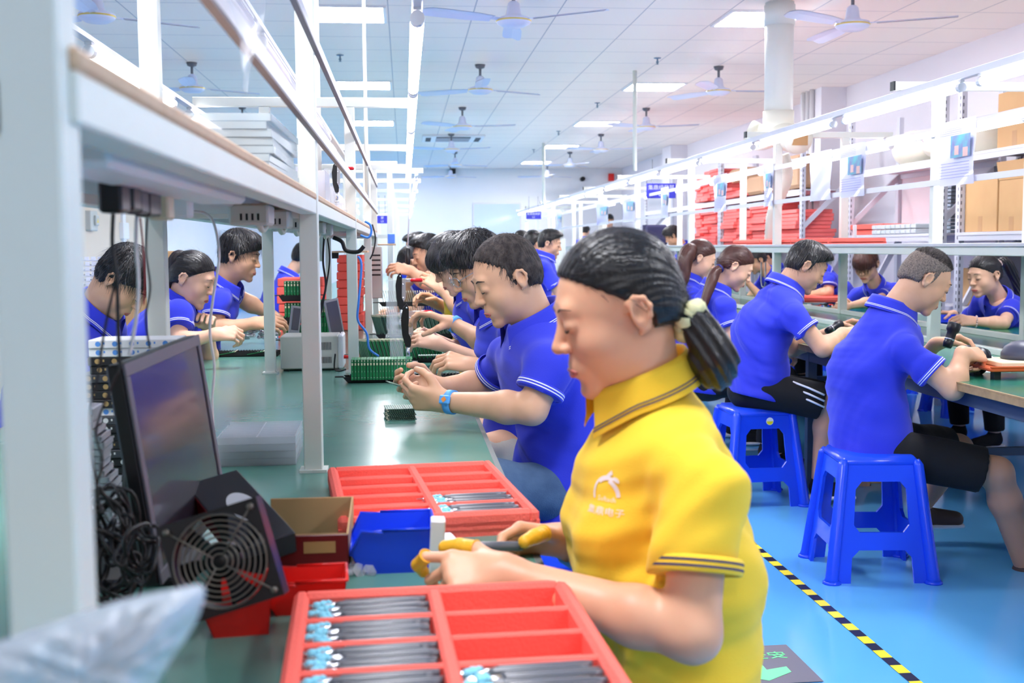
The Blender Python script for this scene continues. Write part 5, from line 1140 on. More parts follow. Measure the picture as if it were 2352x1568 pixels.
# trunking, sockets and adapters under the shelf
MB_ = MB().use(mat('trunk_grey', (178,182,186), .5)).box((-.42,.9,1.294), (-.30,8.0,1.323), .003); tag(MB_.build('socket_trunking'), 'grey trunking running under the left rack shelf', 'trunking')
e = empty('power_strip', (-.27, 1.15, 1.300)); MB().use(M_PLAST).box((-.035,-.18,-.014), (.035,.62,.022), .006).build('strip_body', e); MB().use(M_BLKP, True).cyl((.0,-.181,.006), (0,-.178,.006), .005, 12).build('hole', e); tag(e, 'white power strip fixed under the shelf, nearest to the camera', 'power strip')
for i, (px, py, Y, sx, sy, sz, m_, lb) in enumerate(((262,428,1.25,.012,.02,.028,M_BLKP,'black plug adapter, leftmost of those under the shelf'),(290,430,1.30,.012,.02,.026,M_BLKP,'second black plug adapter under the shelf'),(313,440,1.36,.010,.02,.026,mat('adapter_grey', (72,72,78), .4),'dark grey plug adapter between black ones'),(333,446,1.42,.010,.02,.027,M_BLKP,'fourth black plug adapter under shelf'),(350,452,1.46,.007,.02,.024,M_BLKP,'slim black plug adapter, rightmost of the black group'),(370,462,1.52,.013,.02,.024,mat('adapter_cream', (214,204,176), .4),'cream plug adapter beside the black ones'),(412,470,1.72,.017,.02,.019,M_PLAST,'white square charger plugged in under the shelf'))):
    c = at(px, py, Y); e = empty('plug_adapter', c); MB().use(m_).box((-sx,-sy,-sz), (sx,sy,sz), .003).build('adapter_body', e); MB().use(m_).box((-sx*.4,-.006,sz), (sx*.4,.006,sz+.012)).build('plug', e); tag(e, lb, 'adapter')
for i in range(6):
    y = 2.15+.36*i; e = empty('wall_socket', (-.27, y, 1.300)); MB().use(M_PLASTG).box((-.04,-.05,-.038), (.03,.05,.0), .004).build('socket_body', e); b = MB().use(M_BLKP)
    for k in range(4): b.box((-.02+.01*k,-.0505,-.03), (-.016+.01*k,-.0500,-.018))
    b.build('socket_slots', e); MB().use(mat('cable_cream', (206,204,186), .5), True).tube(spline([(.0,.03,-.02),(.0,.10,-.045),(.0,.2,-.03),(.0,.27,.0)], 5), .006, 7).build('lead', e); tag(e, 'grey-white socket block with looping lead under shelf, %s from camera' % ordn[i], 'socket', 'socket blocks under the shelf')
# clear tray stacks
def clear_box(lab, c, w, d, h, ang=0, inner=True, m=None, grp=None):
    e = empty('clear_box', c, ang); b = MB().use(m or M_CLEAR2); t = .0025
    b.box((-w/2,-d/2,0), (w/2,d/2,t)).box((-w/2,-d/2,t), (-w/2+t,d/2,h)).box((w/2-t,-d/2,t), (w/2,d/2,h)).box((-w/2,-d/2,t), (w/2,-d/2+t,h)).box((-w/2,d/2-t,t), (w/2,d/2,h)); b.build('box_shell', e)
    if inner:
        b = MB().use(M_CLEAR2)
        for k in range(1, 9): y = -d/2+d*k/9; b.box((-w/2+t,y-.001,t), (w/2-t,y+.001,h*.9))
        b.box((-.002,-d/2,t), (.002,d/2,h*.95)); b.build('partitions', e)
    tag(e, lab, 'box', grp); return e
q0, q1 = onz(505, 1068, ZT), onz(652, 1068, ZT); cx = (q0[0]+q1[0])/2+.01; wq = q1[0]-q0[0]+.03
for i, lb in enumerate(('lowest','second','third','topmost')):
    clear_box('clear partitioned plastic box on the bench left of tall post, %s of its stack' % lb, (cx, q0[1]+.10, ZT+.0165*i), wq, .24, .016, .02, m=M_CLEAR2)
    if i < 2: b = MB().use(M_PEN, True); [b.cyl((cx-.05, q0[1]+.01+.025*k, ZT+.0165*i+.008), (cx+.06, q0[1]+.01+.025*k, ZT+.0165*i+.008), .004, 7) for k in range(7)]; tag(b.build('dark_rods'), 'dark rods inside the %s clear box on the bench' % lb, 'rods', None, 'stuff')
q = at(640, 420, 2.25); 
for i in range(8): clear_box('cloudy clear plastic lid box stacked on the shelf edge against the tall post', (-.325+.003*math.sin(i*3), 2.22, 1.339+.0135*i), .21, .46, .0125, .02*math.sin(i*5), inner=False, m=mat('ice_plastic', (206,222,230), .2, alpha=.6, spec=.6), grp='clear lid boxes on the shelf')
b = MB().use(M_BLKP).box((-.50,2.55,1.339), (-.28,2.95,1.352), .003); tag(b.build('flat_tray'), 'thin dark tray lying on the shelf behind the clear boxes', 'tray')
for i, (x_, y_, w_, h_) in enumerate(((-.36,3.0,.2,.07),(-.36,3.3,.22,.10),(-.36,3.75,.24,.12),(-.36,4.2,.22,.09),(-.38,4.9,.22,.13),(-.36,5.4,.24,.10))): clear_box('frosted clear plastic container on the rack shelf beyond tall post, %s along' % ordn[i], (x_, y_, 1.339), w_, .22, h_, 0, inner=True, m=mat('frost', (236,236,244), .25, alpha=.5))
# white power supply
q0, q1 = onz(645, 853, ZT), onz(776, 853, ZT); w_ = q1[0]-q0[0]; e = empty('power_supply', (q0[0], q0[1], ZT)); h_ = .140
MB().use(M_PLASTG).box((0,0,.008), (w_,.20,h_), .004).build('case', e); VB = mat('vent_black', (60,60,64), .6)
for z_a, z_b in ((.60,.82),(.22,.40)):
    b = MB().use(VB)
    for k in range(9): x = w_*.66+k*w_*.026; b.box((x,-.001,h_*z_a), (x+.003,.0,h_*z_b))
    b.build('vent_slots', e)
MB().use(M_PLAST).box((w_,0,.006), (w_+.02,.20,h_+.002), .006).build('front_bezel', e); b = MB().use(M_REDP, True).cyl((w_+.02,.05,.05), (w_+.04,.05,.05), .007, 10).use(M_BLKP, True).cyl((w_+.02,.09,.05), (w_+.04,.09,.05), .007, 10); b.build('terminal', e)
for x in (.02, w_-.02): MB().use(M_BLKR).box((x-.01,.01,0), (x+.01,.03,.01)).build('foot', e); tag(e, 'white bench power supply with vent slots beside the tall post', 'power supply')
for i, (px, py, Y, w_, h_, lb) in enumerate(((678,735,5.3,.05,.13,'grey handheld display leaning behind the white power supply'),(768,735,5.2,.07,.19,'grey tablet screen propped behind the white power supply'))):
    c = at(px, py, Y); b = MB().use(mat('gadget_grey', (150,150,158), .4)); b.T = tmat(c, ry=-.18 if i else .15, rz=.5); b.box((-w_/2,-.006,-h_/2), (w_/2,.006,h_/2), .002).use(mat('gadget_screen', (88,86,98), .2)); b.box((-w_/2+.008,-.0075,-h_/2+.02), (w_/2-.008,-.006,h_/2-.01)); tag(b.build('display_tablet'), lb, 'display')
# comb racks with boards
def comb(lab, x0, x1, Y, z, ang=0, d=.08, h=.022):
    e = empty('comb_rack', (x0, Y, z), ang); w = x1-x0; b = MB().use(M_BLKR); b.prism([(0,0),(w,0),(w+.02,h),(-.02,h)], (0,-d/2,0), (1,0,0), (0,0,1), (0,.006,0)).prism([(0,0),(w,0),(w+.02,h),(-.02,h)], (0,d/2-.006,0), (1,0,0), (0,0,1), (0,.006,0)).box((0,-d/2,0), (w,d/2,.004)); b.build('rack_base', e)
    b = MB().use(M_BLKR); n = int(w/.0125)
    for k in range(n): b.box((.004+k*.0125,-d/2+.006,h-.012), (.008+k*.0125,d/2-.006,h+.0035))
    b.build('comb_teeth', e); b = MB().use(M_BLKR); b.box((-.05,-.012,h-.004), (-.018,.012,h), .001).box((w+.018,-.012,h-.004), (w+.05,.012,h), .001); b.build('end_tabs', e); tag(e, lab, 'rack'); return e
def boards(x0, n, pitch, Y, z, w, d, h, tilt, style, lab, grp, m=None):
    e = empty('circuit_board', (x0, Y, z)); b = MB().use(m or M_PCB)
    tz = tilt[2] if len(tilt) > 2 else 0; b.T = tmat(ry=tilt[0], rx=tilt[1], rz=tz); b.box((-w/2,-d/2,0), (w/2,d/2,h)); b.build('board', e); b = MB(); b.T = tmat(ry=tilt[0], rx=tilt[1], rz=tz)
    if style == 'strip': b.use(M_SOLD).box((-w*.2,-d/2-.0015,h*.90), (w*.2,-d/2,h*.98)).use(M_CREAMC).box((-w*.28,-d/2-.002,h*.72), (w*.28,-d/2,h*.84)).use(M_PALEG).box((-w*.08,-d/2-.001,h*.38), (w*.1,-d/2,h*.46)).box((-w*.3,-d/2-.001,h*.1), (w*.3,-d/2,h*.13)).use(mat('pcb_mark', (14,84,50), .5)).box((w*.36,-d/2-.001,0), (w*.5,-d/2,h*.97))
    elif style == 'lean':
        b.use(M_PALEG)
        for k in range(6): b.box((-w/2-.0012,-d/2+d*(.06+.15*k),h*.04), (-w/2,-d/2+d*(.12+.15*k),h*.96))
        b.use(M_CREAMC).box((-w/2-.0015,-d/2,h*.93), (w/2,d/2,h*1.0))
    else: b.use(M_SOLD).box((-w,-w,0), (w,w,h)).box((-w*2,-w*1.5,h*.88), (w*2,w*1.5,h*1.02))
    b.build('components', e); tag(e, lab, 'circuit board', grp)
    for k in range(1, n):
        o = copy_tree(e); o.location = (x0+pitch*k+RNG.uniform(-.0006, .0006), Y, z)
q0, q1 = onz(800, 880, ZT), onz(1060, 880, ZT); xr0, xr1, Yr = q0[0], q1[0], q0[1]+.04
comb('black comb rack in front, half filled with upright green boards', xr0, xr1, Yr, ZT)
boards(at(811, 850, Yr)[0], 20, (at(944, 850, Yr)[0]-at(811, 850, Yr)[0])/19, Yr, ZT+.012, .0098, .10, .074, (0, 0), 'strip', 'upright green circuit board in the nearest black comb rack', 'green boards in the nearest comb rack')
def rackrow(px0, px1, py, z, Y, n, lab, blab, grp, tilt=(.28,0), h=.085, m=None, style='lean', d=.09, w=.0018, fill=1.):
    a, c = at(px0, py, Y), at(px1, py, Y); comb(lab, a[0], c[0], Y, z); boards(a[0]+.012, n, (c[0]-a[0]-.02)*fill/n, Y, z+.010, w, d, h, tilt, style, blab, grp, m)
rackrow(836, 1018, 835, ZT, 4.95, 20, 'black comb rack behind the acrylic clamp fixture', 'leaning green board in comb rack behind clamp fixture', 'leaning boards behind the clamp fixture', tilt=(-.30,0,.55), h=.095, m=M_PCB, w=.004)
a_, c_ = at(872, 785, 5.75), at(1080, 785, 5.75); tag(MB().use(M_BLKR).box((a_[0], 5.68, ZT), (c_[0], 5.82, ZT+.04), .003).build('riser_crate'), 'low black crate under the third row of leaning boards', 'crate')
rackrow(872, 1080, 785, ZT+.041, 5.75, 22, 'black comb rack with dark leaning boards, third row back', 'leaning dark green board in third row of comb racks', 'leaning boards in the third row', tilt=(-.30,0,.55), h=.11, m=M_PCBD, w=.004)
for (px0, px1, Y, z, lb, bl) in ((878,1012,6.25,.905,'upper','brass-tipped metal lead standing in the upper comb rack'),(874,1010,6.25,.83,'lower','metal lead standing in the lower comb rack')):
    a, c = at(px0, 690, Y), at(px1, 690, Y); comb('%s black comb rack of metal leads before the far red trays' % lb, a[0], c[0], Y, z, d=.06)
    boards(a[0]+.01, 24, (c[0]-a[0]-.02)/24, Y, z+.008, .0013, .003, .075, (-.22,0), 'pin', bl, 'metal leads in the %s comb rack' % lb, m=mat('lead_bronze', (120,108,96), .4, metal=.5))
    tag(MB().use(M_RED).box((a[0]+.05, Y+.10, ZT if lb == 'lower' else ZT+.052), (c[0]+.06, Y+.45, ZT+.05 if lb == 'lower' else ZT+.10), .005).build('foam_tray'), 'closed red foam tray behind the comb racks of leads, %s one' % lb, 'tray')
# supports so upper racks rest on something
for z_, x_ in ((.83,-.14),(.83,.18),(.905,-.14),(.905,.18)): pass
# wall-side racks
rackrow(498, 640, 803, ZT, 5.35, 2, 'black comb rack lying before the ponytailed woman', 'thin board tossed on the comb rack before ponytailed woman', 'boards on the ponytailed woman\'s rack', tilt=(1.4,0), h=.08)
for i, (py, z_) in enumerate(((762,ZT),(715,ZT+.115),(672,ZT+.225))):
    a, c = at(652, 700, 5.9), at(722, 700, 5.9); comb('black comb rack level beside the red tray stack, %s level' % ('lowest','middle','top')[i], a[0], c[0], 5.9, z_, d=.12, h=.03); boards(a[0]+.014, 9, .0155, 5.9, z_+.015, .0125, .1, .085, (0,0), 'strip', 'upright green board in %s level of racks beside red trays' % ('lowest','middle','top')[i], 'green boards in the %s level by the red trays' % ('lowest','middle','top')[i])
a, c = at(735, 700, 6.1), at(765, 700, 6.1); boards(a[0], 5, .014, 6.1, ZT+.0, .012, .1, .22, (0,0), 'strip', 'tall green board standing behind the grey tablet screen', 'tall green boards behind the tablet')
# red tray stacks
def tray_stack(px0, px1, pyb, z, Y, n, h, lab, grp, d=.35):
    a, c = at(px0, pyb, Y), at(px1, pyb, Y)
    for i in range(n):
        b = MB().use(M_RED); o_ = RNG.uniform(-.008, .008); b.box((a[0]+o_, Y, z+h*i+.001), (c[0]+o_, Y+d, z+h*(i+1)-.003), .004).box((a[0]+o_+.012, Y+.012, z+h*i-.004 if i else z), (c[0]+o_-.012, Y+d-.01, z+h*i+.003)); tag(b.build('foam_tray'), lab, 'tray', grp)
tray_stack(638, 742, 690, ZT, 6.35, 7, .047, 'red foam tray in the stack beside far green boards on left bench', 'red trays stacked by the green boards')
tray_stack(772, 832, 650, ZT, 6.9, 9, .05, 'red foam tray in the tall stack behind the far posts of left rack', 'red trays stacked behind the far posts')
# silver bags
b = MB().use(mat('silver_film', (206,204,214), .18, metal=.55), True); 
for k in range(70):
    u, v_ = rg.uniform(548, 640), rg.uniform(750, 778); q = at(u, v_, 5.6+rg.uniform(-.1, .1)); b.T = tmat(q, rx=rg.uniform(0, 3), rz=rg.uniform(0, 3)); b.tube([(-.018,0,0),(0,.004,.003),(.018,0,0)], [.003,.010,.003], 6)
tag(b.build('foil_bags'), 'pile of small silvery foil bags on comb rack at left', 'foil bags', None, 'stuff')
# board pile and board in hand
q = onz(918, 964, ZT)
for k in range(8):
    e = empty('circuit_board', (q[0]+RNG.uniform(-.003, .003), q[1]+.045, ZT+.0042*k), RNG.uniform(-.05, .05)+.08); MB().use(M_PCBD).box((-.042,-.045,0), (.042,.045,.0016)).build('board', e); b = MB().use(M_PALEG)
    for j in range(13): b.box((-.040+.0062*j,-.045,.0016), (-.0375+.0062*j,.043,.0028))
    b.use(M_SOLD).box((-.042,-.0455,-.0005), (-.036,-.044,.0022)); b.build('components', e); tag(e, 'slim green circuit board in the little pile by the nearest man\'s wrist', 'circuit board', 'boards piled by the nearest man')
q = at(915, 885, 3.2); e = empty('circuit_board', q); b = MB().use(M_PCBD); b.T = tmat(ry=.32, rz=.2); b.box((-.032,-.03,0), (.03,.03,.0016)); b.build('board', e); b = MB().use(M_PALEG); b.T = tmat(ry=.32, rz=.2)
for j in range(8): b.box((-.030+.007*j,-.028,.0016), (-.027+.007*j,.028,.0026))
b.build('components', e); tag(e, 'green circuit board held in the nearest man\'s hands', 'circuit board')
q = at(1003, 816, 3.75); e = empty('circuit_board', q); b = MB().use(M_PCBD); b.box((-.06,-.02,0), (.03,.02,.0016)).build('board', e); b = MB().use(M_PALEG)
for j in range(10): b.box((-.058+.008*j,-.018,.0016), (-.055+.008*j,.018,.0026))
b.build('components', e); tag(e, 'green circuit board held by the man in spectacles', 'circuit board')
# toggle clamp fixtures
def clamp(c, lab, s=1., flip=1):
    e = empty('clamp_fixture', c)
    def mk(nm, m, fn, sm=False): b = MB().use(m, sm); b.T = Matrix.Scale(s, 4); fn(b); return b.build(nm, e)
    mk('acrylic_plate', M_ACR, lambda b: b.box((-.055,.0,.02), (-.004,.012,.245), .002))
    mk('acrylic_base', M_ACR, lambda b: b.box((-.05,-.04,0), (.065,.06,.02), .002).box((-.035,-.03,.045), (.05,.03,.058), .002).box((-.03,-.02,.02), (-.02,.02,.045)).box((.03,-.02,.02), (.04,.02,.045)))
    mk('clamp_body', M_BLKP, lambda b: b.prism([(-.004,.26),(.010,.278),(.018,.262),(.020,.16),(.026,.14),(.024,.115),(.004,.115),(-.008,.16),(-.012,.22)], (0,-.012,0), (1,0,0), (0,0,1), (0,.018,0)))
    mk('linkage', M_CHROME, lambda b: b.prism([(.018,.25),(.034,.25),(.034,.165),(.024,.150),(.016,.165)], (0,-.018,0), (1,0,0), (0,0,1), (0,.004,0)).box((.028,-.016,.236), (.062,-.010,.250), .001))
    mk('plunger', M_CHROME, lambda b: b.cyl((.013,-.004,.116), (.013,-.004,.07), .007, 12).cyl((.013,-.004,.07), (.013,-.004,.058), .013, 12), True)
    mk('handle', M_REDH, lambda b: b.tube([(.055,-.013,.243),(.060,-.013,.243),(.075,-.013,.244),(.105,-.013,.243),(.110,-.013,.243)], [.005,.0085,.009,.0085,.004], 12), True)
    b = MB().use(M_CHROME, True); b.T = Matrix.Scale(s, 4)
    for z_ in (.262,.225,.165): b.cyl((.010+.012*(z_ < .25),-.022,z_), (.010+.012*(z_ < .25),-.010,z_), .0035, 8)
    b.build('bolts', e); tag(e, lab, 'clamp fixture'); return e
q = at(930, 860, 4.36); clamp((q[0], 4.36, ZT+.002), 'clear acrylic fixture with black toggle clamp gripped by the man in spectacles')
q = at(915, 700, 5.2); clamp((q[0], 5.2, ZT+.10), 'second clear fixture with red-handled toggle clamp, behind the first'); b = MB().use(M_ACR).box((q[0]-.06, 5.14, ZT), (q[0]+.07, 5.27, ZT+.10), .003); tag(b.build('acrylic_riser'), 'clear acrylic block under the second clamp fixture', 'riser')
q = at(768, 440, 4.0); o = clamp((q[0], 4.0, 1.338+.0), 'toggle clamp with red handles stored upright on the rack shelf', .62)
# small wooden ledge, desk box etc.
q = at(795, 578, 5.4); b = MB().use(M_WOOD).box((q[0]-.06,5.3,q[2]-.004), (q[0]+.1,5.6,q[2]+.004)).use(M_BLKP).box((q[0]-.06,5.3,q[2]-.03), (q[0]-.03,5.33,q[2]-.004)); tag(b.build('ledge'), 'small wooden ledge fixed between far posts of the left rack', 'ledge')
q = at(722, 655, 4.9); 
e = empty('tall_instrument', at(860, 640, 7.2)); MB().use(M_PLASTG).box((-.04,-.05,-.12), (.05,.05,.20), .005).build('case', e); b = MB().use(M_BLKP)
for k in range(5): b.box((-.03,-.051,.02+.03*k), (.04,-.05,.03+.03*k))
b.build('panel_slots', e); tag(e, 'grey instrument case with slots among the far posts of the left rack', 'instrument')
q = at(899, 548, 8.3); tag(MB().use(M_WOOD).box(q-V(.16,.1,.048), q+V(.03,.1,-.036), .002).build('ledge'), 'thin wooden ledge carrying a light blue box between far posts', 'ledge'); tag(MB().use(mat('bin_sky', (90,140,240), .4)).box(q-V(.026,.08,.035), q+V(.024,.08,.035), .004).build('storage_box'), 'light blue box among the far posts of the left rack', 'box')
q = at(935, 628, 7.6); b = MB().use(M_BLUEP).box(q-V(.06,.05,.03), q+V(.04,.05,.0), .004); tag(b.build('storage_bin'), 'blue bin before the leaning man at far left bench', 'bin')
q0, q1 = at(936, 520, 7.0), at(940, 600, 7.0); b = MB().use(M_BLKP, True).tube([q0+V(0,0,-.13), q0+V(0,0,-.21), q0+V(0,0,-.24)], [.013,.016,.008], 10).use(M_CW, True).tube([at(944,390,7.0), at(940,480,7.0), q0+V(0,0,-.12)], .004, 6); tag(b.build('hanging_screwdriver'), 'black electric screwdriver hanging on white cord over the far left bench', 'screwdriver')
# plastic bag, very near
bagY = .60; out = [(-60,1495),(60,1450),(180,1408),(300,1372),(400,1352),(466,1346),(462,1400),(430,1462),(396,1510),(352,1590),(330,1660),(-60,1660)]
C0 = at(180, 1560, bagY); P_ = []; N_ = 12
ctr = np.array([190, 1560.]); o3 = spline([V(x, y, 0) for x, y in out+[out[0]]], 6)
rowsF = []; rowsB = []
for r_ in np.linspace(1, 0, 9):
    rf = []; rb = []
    for j, p_ in enumerate(o3[:-1]):
        x, y = ctr+(p_[:2]-ctr)*r_; bul = math.sqrt(max(0, 1-r_**2))*.035; nz = .006*math.sin(x*.05+y*.03)+.004*math.sin(y*.11-x*.04)+.003*math.sin(x*.17)
        rf.append(at(x, y, bagY-bul+nz*(1-r_**4))); rb.append(at(x, y, bagY+bul*.8+nz*(1-r_**4)*.7))
    rowsF.append(rf); rowsB.append(rb)
M_BAG = mat('bag_film', (222,230,240), .14, alpha=.68, spec=.8, bump=.6, bscale=12)
e = empty('plastic_bag', C0); b = MB().use(M_BAG, True).grid(rowsF, True).grid(rowsB, True); b.build('film', e, C0)
b = MB().use(M_AQUA, True)
for k in range(7): b.T = tmat(at(40+rg.uniform(0, 110), 1500+rg.uniform(0, 70), bagY), rz=k); b.lathe([(.001,-.008),(.010,-.005),(.011,.003),(.001,.008)], 9)
b.T = None; b.build('blue_contents', e, C0); b = MB().use(M_PLAST, True)
for k in range(9): b.T = tmat(at(190+rg.uniform(0, 180), 1430+rg.uniform(0, 80), bagY), rz=k); b.lathe([(.001,-.005),(.007,-.003),(.007,.003),(.001,.005)], 9)
b.build('white_contents', e, C0); tag(e, 'shiny translucent plastic bag of small parts, blurred at bottom left', 'bag')
tag(MB().use(M_RED).box((-.46, .70, ZT), (-.285, 1.0, ZT+.05), .004).build('foam_tray'), 'red foam tray at the extreme left edge behind the near post, lowest', 'tray')
tag(MB().use(M_RED).box((-.46, .72, ZT+.051), (-.288, 1.0, ZT+.10), .004).build('foam_tray'), 'red foam tray at the extreme left edge behind the near post, upper', 'tray')
# plastic sleeve on the near paper rail
e = empty('plastic_sleeve', onx(560, 60, -.17)); yq = onx(560, 60, -.17)[1]
rows = [[(-.012*math.sin(3*u+5*v), (u-.5)*.22, .10-v*.16) for u in np.linspace(0, 1, 9)] for v in np.linspace(0, 1, 7)]; MB().use(M_CLEAR2, True).grid(rows).build('sleeve', e); tag(e, 'empty clear sleeve hanging on rail of left rack near the top edge', 'sleeve')
# finger cots and pen in the yellow-shirted woman's hands
P = PEOPLE['woman_yellow']
def cot(side, which, i0, lab):
    w, d, n, t, hj = P['hands'][0 if side == 'r' else 1]; pts = hj[1][1:] if which == 'thumb' else hj[0][which][1:]
    r0 = .0128 if which == 'thumb' else .0104; S = Solid(np.min(pts, 0)-.03, np.max(pts, 0)+.03, .0016); st = pts[0]+(pts[1]-pts[0])*i0; S.cone(st, pts[1], r0*.97, r0*.93, 0, cut=(st, -(pts[1]-pts[0]))); S.cone(pts[1], pts[2], r0*.93, r0*.80, .003)
    S.field(wrinkle(.0004, 5, pts[1]-pts[0], 900.)); Pm, Fm = S.mesh(); o = Acc().add(Pm, Fm, M_COT).build('finger_cot', P['root'], P['loc']); tag(o, lab)
    dd = nrm(pts[1]-pts[0]); a = nrm(np.cross(dd, V(.1,.2,1))); b2 = np.cross(dd, a); b = MB().use(M_COT, True).tube([st+(a*math.cos(x)+b2*math.sin(x))*(r0*.98) for x in np.linspace(0, 6.283, 21)], .0012, 6, False); b.build('cot_rim', o, P['loc'])
cot('l', 'thumb', .0, 'yellow rubber finger cot on thumb'); cot('l', 0, -.15, 'yellow rubber finger cot on forefinger'); cot('r', 'thumb', .1, 'yellow rubber finger cot on far thumb')
w, d, n, t, hj = P['hands'][0]; c = (hj[1][3]+hj[0][1][2])/2
o = copy_tree(PEN); q = (at(1095, 1254, 1.70)+at(1220, 1252, 1.72))/2; dv = nrm(at(1220, 1252, 1.72)-at(1095, 1254, 1.70)); o.location = at(1095, 1255, 1.70); o.rotation_euler = (0, -math.asin(dv[2]), math.atan2(dv[1], dv[0])); o.scale = (.68,1.35,1.35); tag(o, 'thick black pen held in the yellow-shirted woman\'s far hand', 'pen', 'held pen')
# print on her chest
def chest_print(key, px, py, Y, sc, m, dirw, nm='chest_logo'):
    P = PEOPLE[key]; so = P['shirt']; L = V(*P['loc']); bv = BVHTree.FromPolygons([tuple(v_.co) for v_ in so.data.vertices], [tuple(f_.vertices) for f_ in so.data.polygons])
    base = at(px, py, Y)-L; dirw = nrm(dirw); rt = nrm(np.cross(V(0,0,1), -dirw)); rt = -rt if key != 'x' else rt; upv = nrm(np.cross(dirw, rt)); upv = upv if upv[2] > 0 else -upv
    rt = np.cross(upv, -dirw)
    bl = [];
    def proj(u, v_):
        o_ = base+rt*u*sc+upv*v_*sc-dirw*.2; h = bv.ray_cast(Vector(o_), Vector(dirw), .6)
        return (V(*h[0])+V(*h[1])*.0012) if h[0] is not None else None
    b = MB().use(m)
    def strip(A_, B_):
        Q = []
        for p0, p1 in zip(A_, B_):
            a_, c_ = proj(*p0), proj(*p1)
            if a_ is None or c_ is None: return
            Q.append([a_, c_])
        b.grid(Q)
    arc = lambda cx, cy, r, w0, w1, n=14: [(cx+r*math.cos(w), cy+r*math.sin(w)) for w in np.linspace(w0, w1, n)]
    strip(arc(0,0,1.0,3.5,2.2), arc(.05,0,.9,3.5,2.2)); strip(arc(0,.0,1.0,2.35,1.1), [(x, y) for x, y in arc(.06,-.02,.78,2.35,1.1)])
    strip([(.35,.92),(.55,1.0),(.75,.95),(.88,.8)], [(.30,.88),(.5,.78),(.68,.7),(.84,.68)]); strip(arc(-.05,-.1,.98,1.25,.0), [(x, y) for x, y in arc(-.18,-.18,.86,1.25,.05)]); strip([(-.1,1.0),(.1,1.2),(.3,1.35)], [(.0,.9),(.2,1.0),(.38,1.1)])
    b.build(nm, so)
    for tx, v0, sz in (('Softech', -.30, .42), ('集鼎电子', -1.0, .48)):
        cu = bpy.data.curves.new('t', 'FONT'); cu.body = tx; cu.size = sz; cu.align_x = 'CENTER'; cu.align_y = 'CENTER'; cu.resolution_u = 1; to = bpy.data.objects.new('t', cu); COL.objects.link(to); dg = bpy.context.evaluated_depsgraph_get(); me = bpy.data.meshes.new_from_object(to.evaluated_get(dg)); bpy.data.objects.remove(to)
        ok = True
        for vv in me.vertices:
            x_ = vv.co.x*(1.35 if 'S' not in tx else 1.); r_ = proj(x_+.05, vv.co.y+v0)
            if r_ is None: ok = False; break
            vv.co = Vector(r_)
        if ok: me.materials.clear(); me.materials.append(m); oo = bpy.data.objects.new('chest_lettering', me); COL.objects.link(oo); oo.parent = so
chest_print('woman_yellow', 1388, 1135, 1.55, .0245, mat('print_white', (236,226,222), .6), V(.62,.78,-.05))
chest_print('man_spec', 1063, 712, 3.8, .03, MATS['print_white'], V(.75,.65,0)) if False else None

# stacks behind the bowl-haired man
a, c = at(182, 700, 6.2), at(272, 700, 6.2); z0 = at(182, 700, 6.2)[2]; zt = at(182, 588, 6.2)[2]
tag(MB().use(M_PLASTG).box((a[0]-.25, 6.1, 0), (c[0]+.18, 6.6, .60), .006).build('low_cabinet'), 'grey low cabinet behind the bowl-haired man at far left', 'cabinet')
nn = 22
for i in range(nn):
    zb = .601+(zt-.601)*i/nn; hh = (zt-.601)/nn-.004; b = MB().use(mat('blister_white', (232,232,240), .3, spec=.6)); x0 = a[0]-.1+.004*math.sin(i*2.3)
    b.box((x0, 6.2, zb), (c[0], 6.5, zb+.006))
    for k in range(9): xx = x0+(c[0]-x0)*k/9; b.box((xx+.004, 6.195, zb+.004), (xx+(c[0]-x0)/9-.006, 6.2, zb+hh))
    tag(b.build('blister_tray'), 'white moulded tray in the tall stack behind the bowl-haired man', 'tray', 'white moulded trays behind the bowl-haired man')
b = MB().use(M_CARD).box((c[0]+.02, 6.25, .601), (c[0]+.30, 6.55, at(300, 577, 6.25)[2]), .004); tag(b.build('cardboard_carton'), 'tall brown carton behind the bowl-haired man beside the white tray stack', 'carton')
# ------------------------------------------------------------------ right bench and store shelving
M_FLASH = mat('torch_black', (26,26,34), .35); M_ORG = mat('tray_orange', (206,92,44), .35); M_LED = mat('led_red', (255,70,60), .3, emit=4); M_LEDB = mat('led_blue', (110,150,255), .3, emit=4)
def torch(c, d, lab, L=.13, r=.022, led=None):
    d = nrm(d); a = np.asarray(c, float)-d*L/2; e = empty('torch', c); b = MB().use(M_FLASH, True); b.tube([a-c, a-c+d*.02, a-c+d*.025, a-c+d*L*.62, a-c+d*L*.70, a-c+d*L*.98, a-c+d*L], [r*.8,r,r*.92,r*.92,r*1.25,r*1.3,r*1.15], 20); b.build('barrel', e)
    b = MB().use(M_SILV, True).tube([a-c+d*L*.30, a-c+d*L*.36], r*.96, 20); b.build('ring', e)
    if led: MB().use(led, True).cyl(a-c+d*L*.85-V(0,r*1.28,0), a-c+d*L*.85-V(0,r*1.34,0), .005, 10).build('indicator_light', e)
    tag(e, lab, 'torch'); return e
torch(at(2184, 770, 4.32), V(.35,.1,.9), 'black torch head held up by the grey-cropped man', .10, .020)
torch(at(2230, 822, 4.15), V(.9,.2,-.35), 'dark round device with red and blue lights under the grey-cropped man\'s hands', .10, .042, M_LED)
torch(at(1915, 752, 5.4), V(.8,.4,.3), 'black torch in the hands of the black-haired man', .10, .018)
q = onz(2268, 836, ZT); b = MB().use(M_WHT)
rows = [[(q[0]+(u-.5)*.11, q[1]+(v_-.3)*.07, ZT+.012+.022*abs(math.sin(u*5+v_*3))*math.sin(3.14*u)*math.sin(3.14*v_)+.003) for u in np.linspace(0, 1, 12)] for v_ in np.linspace(0, 1, 8)]; b.grid(rows); tag(b.build('tissue'), 'crumpled white tissue on the green bench', 'tissue')
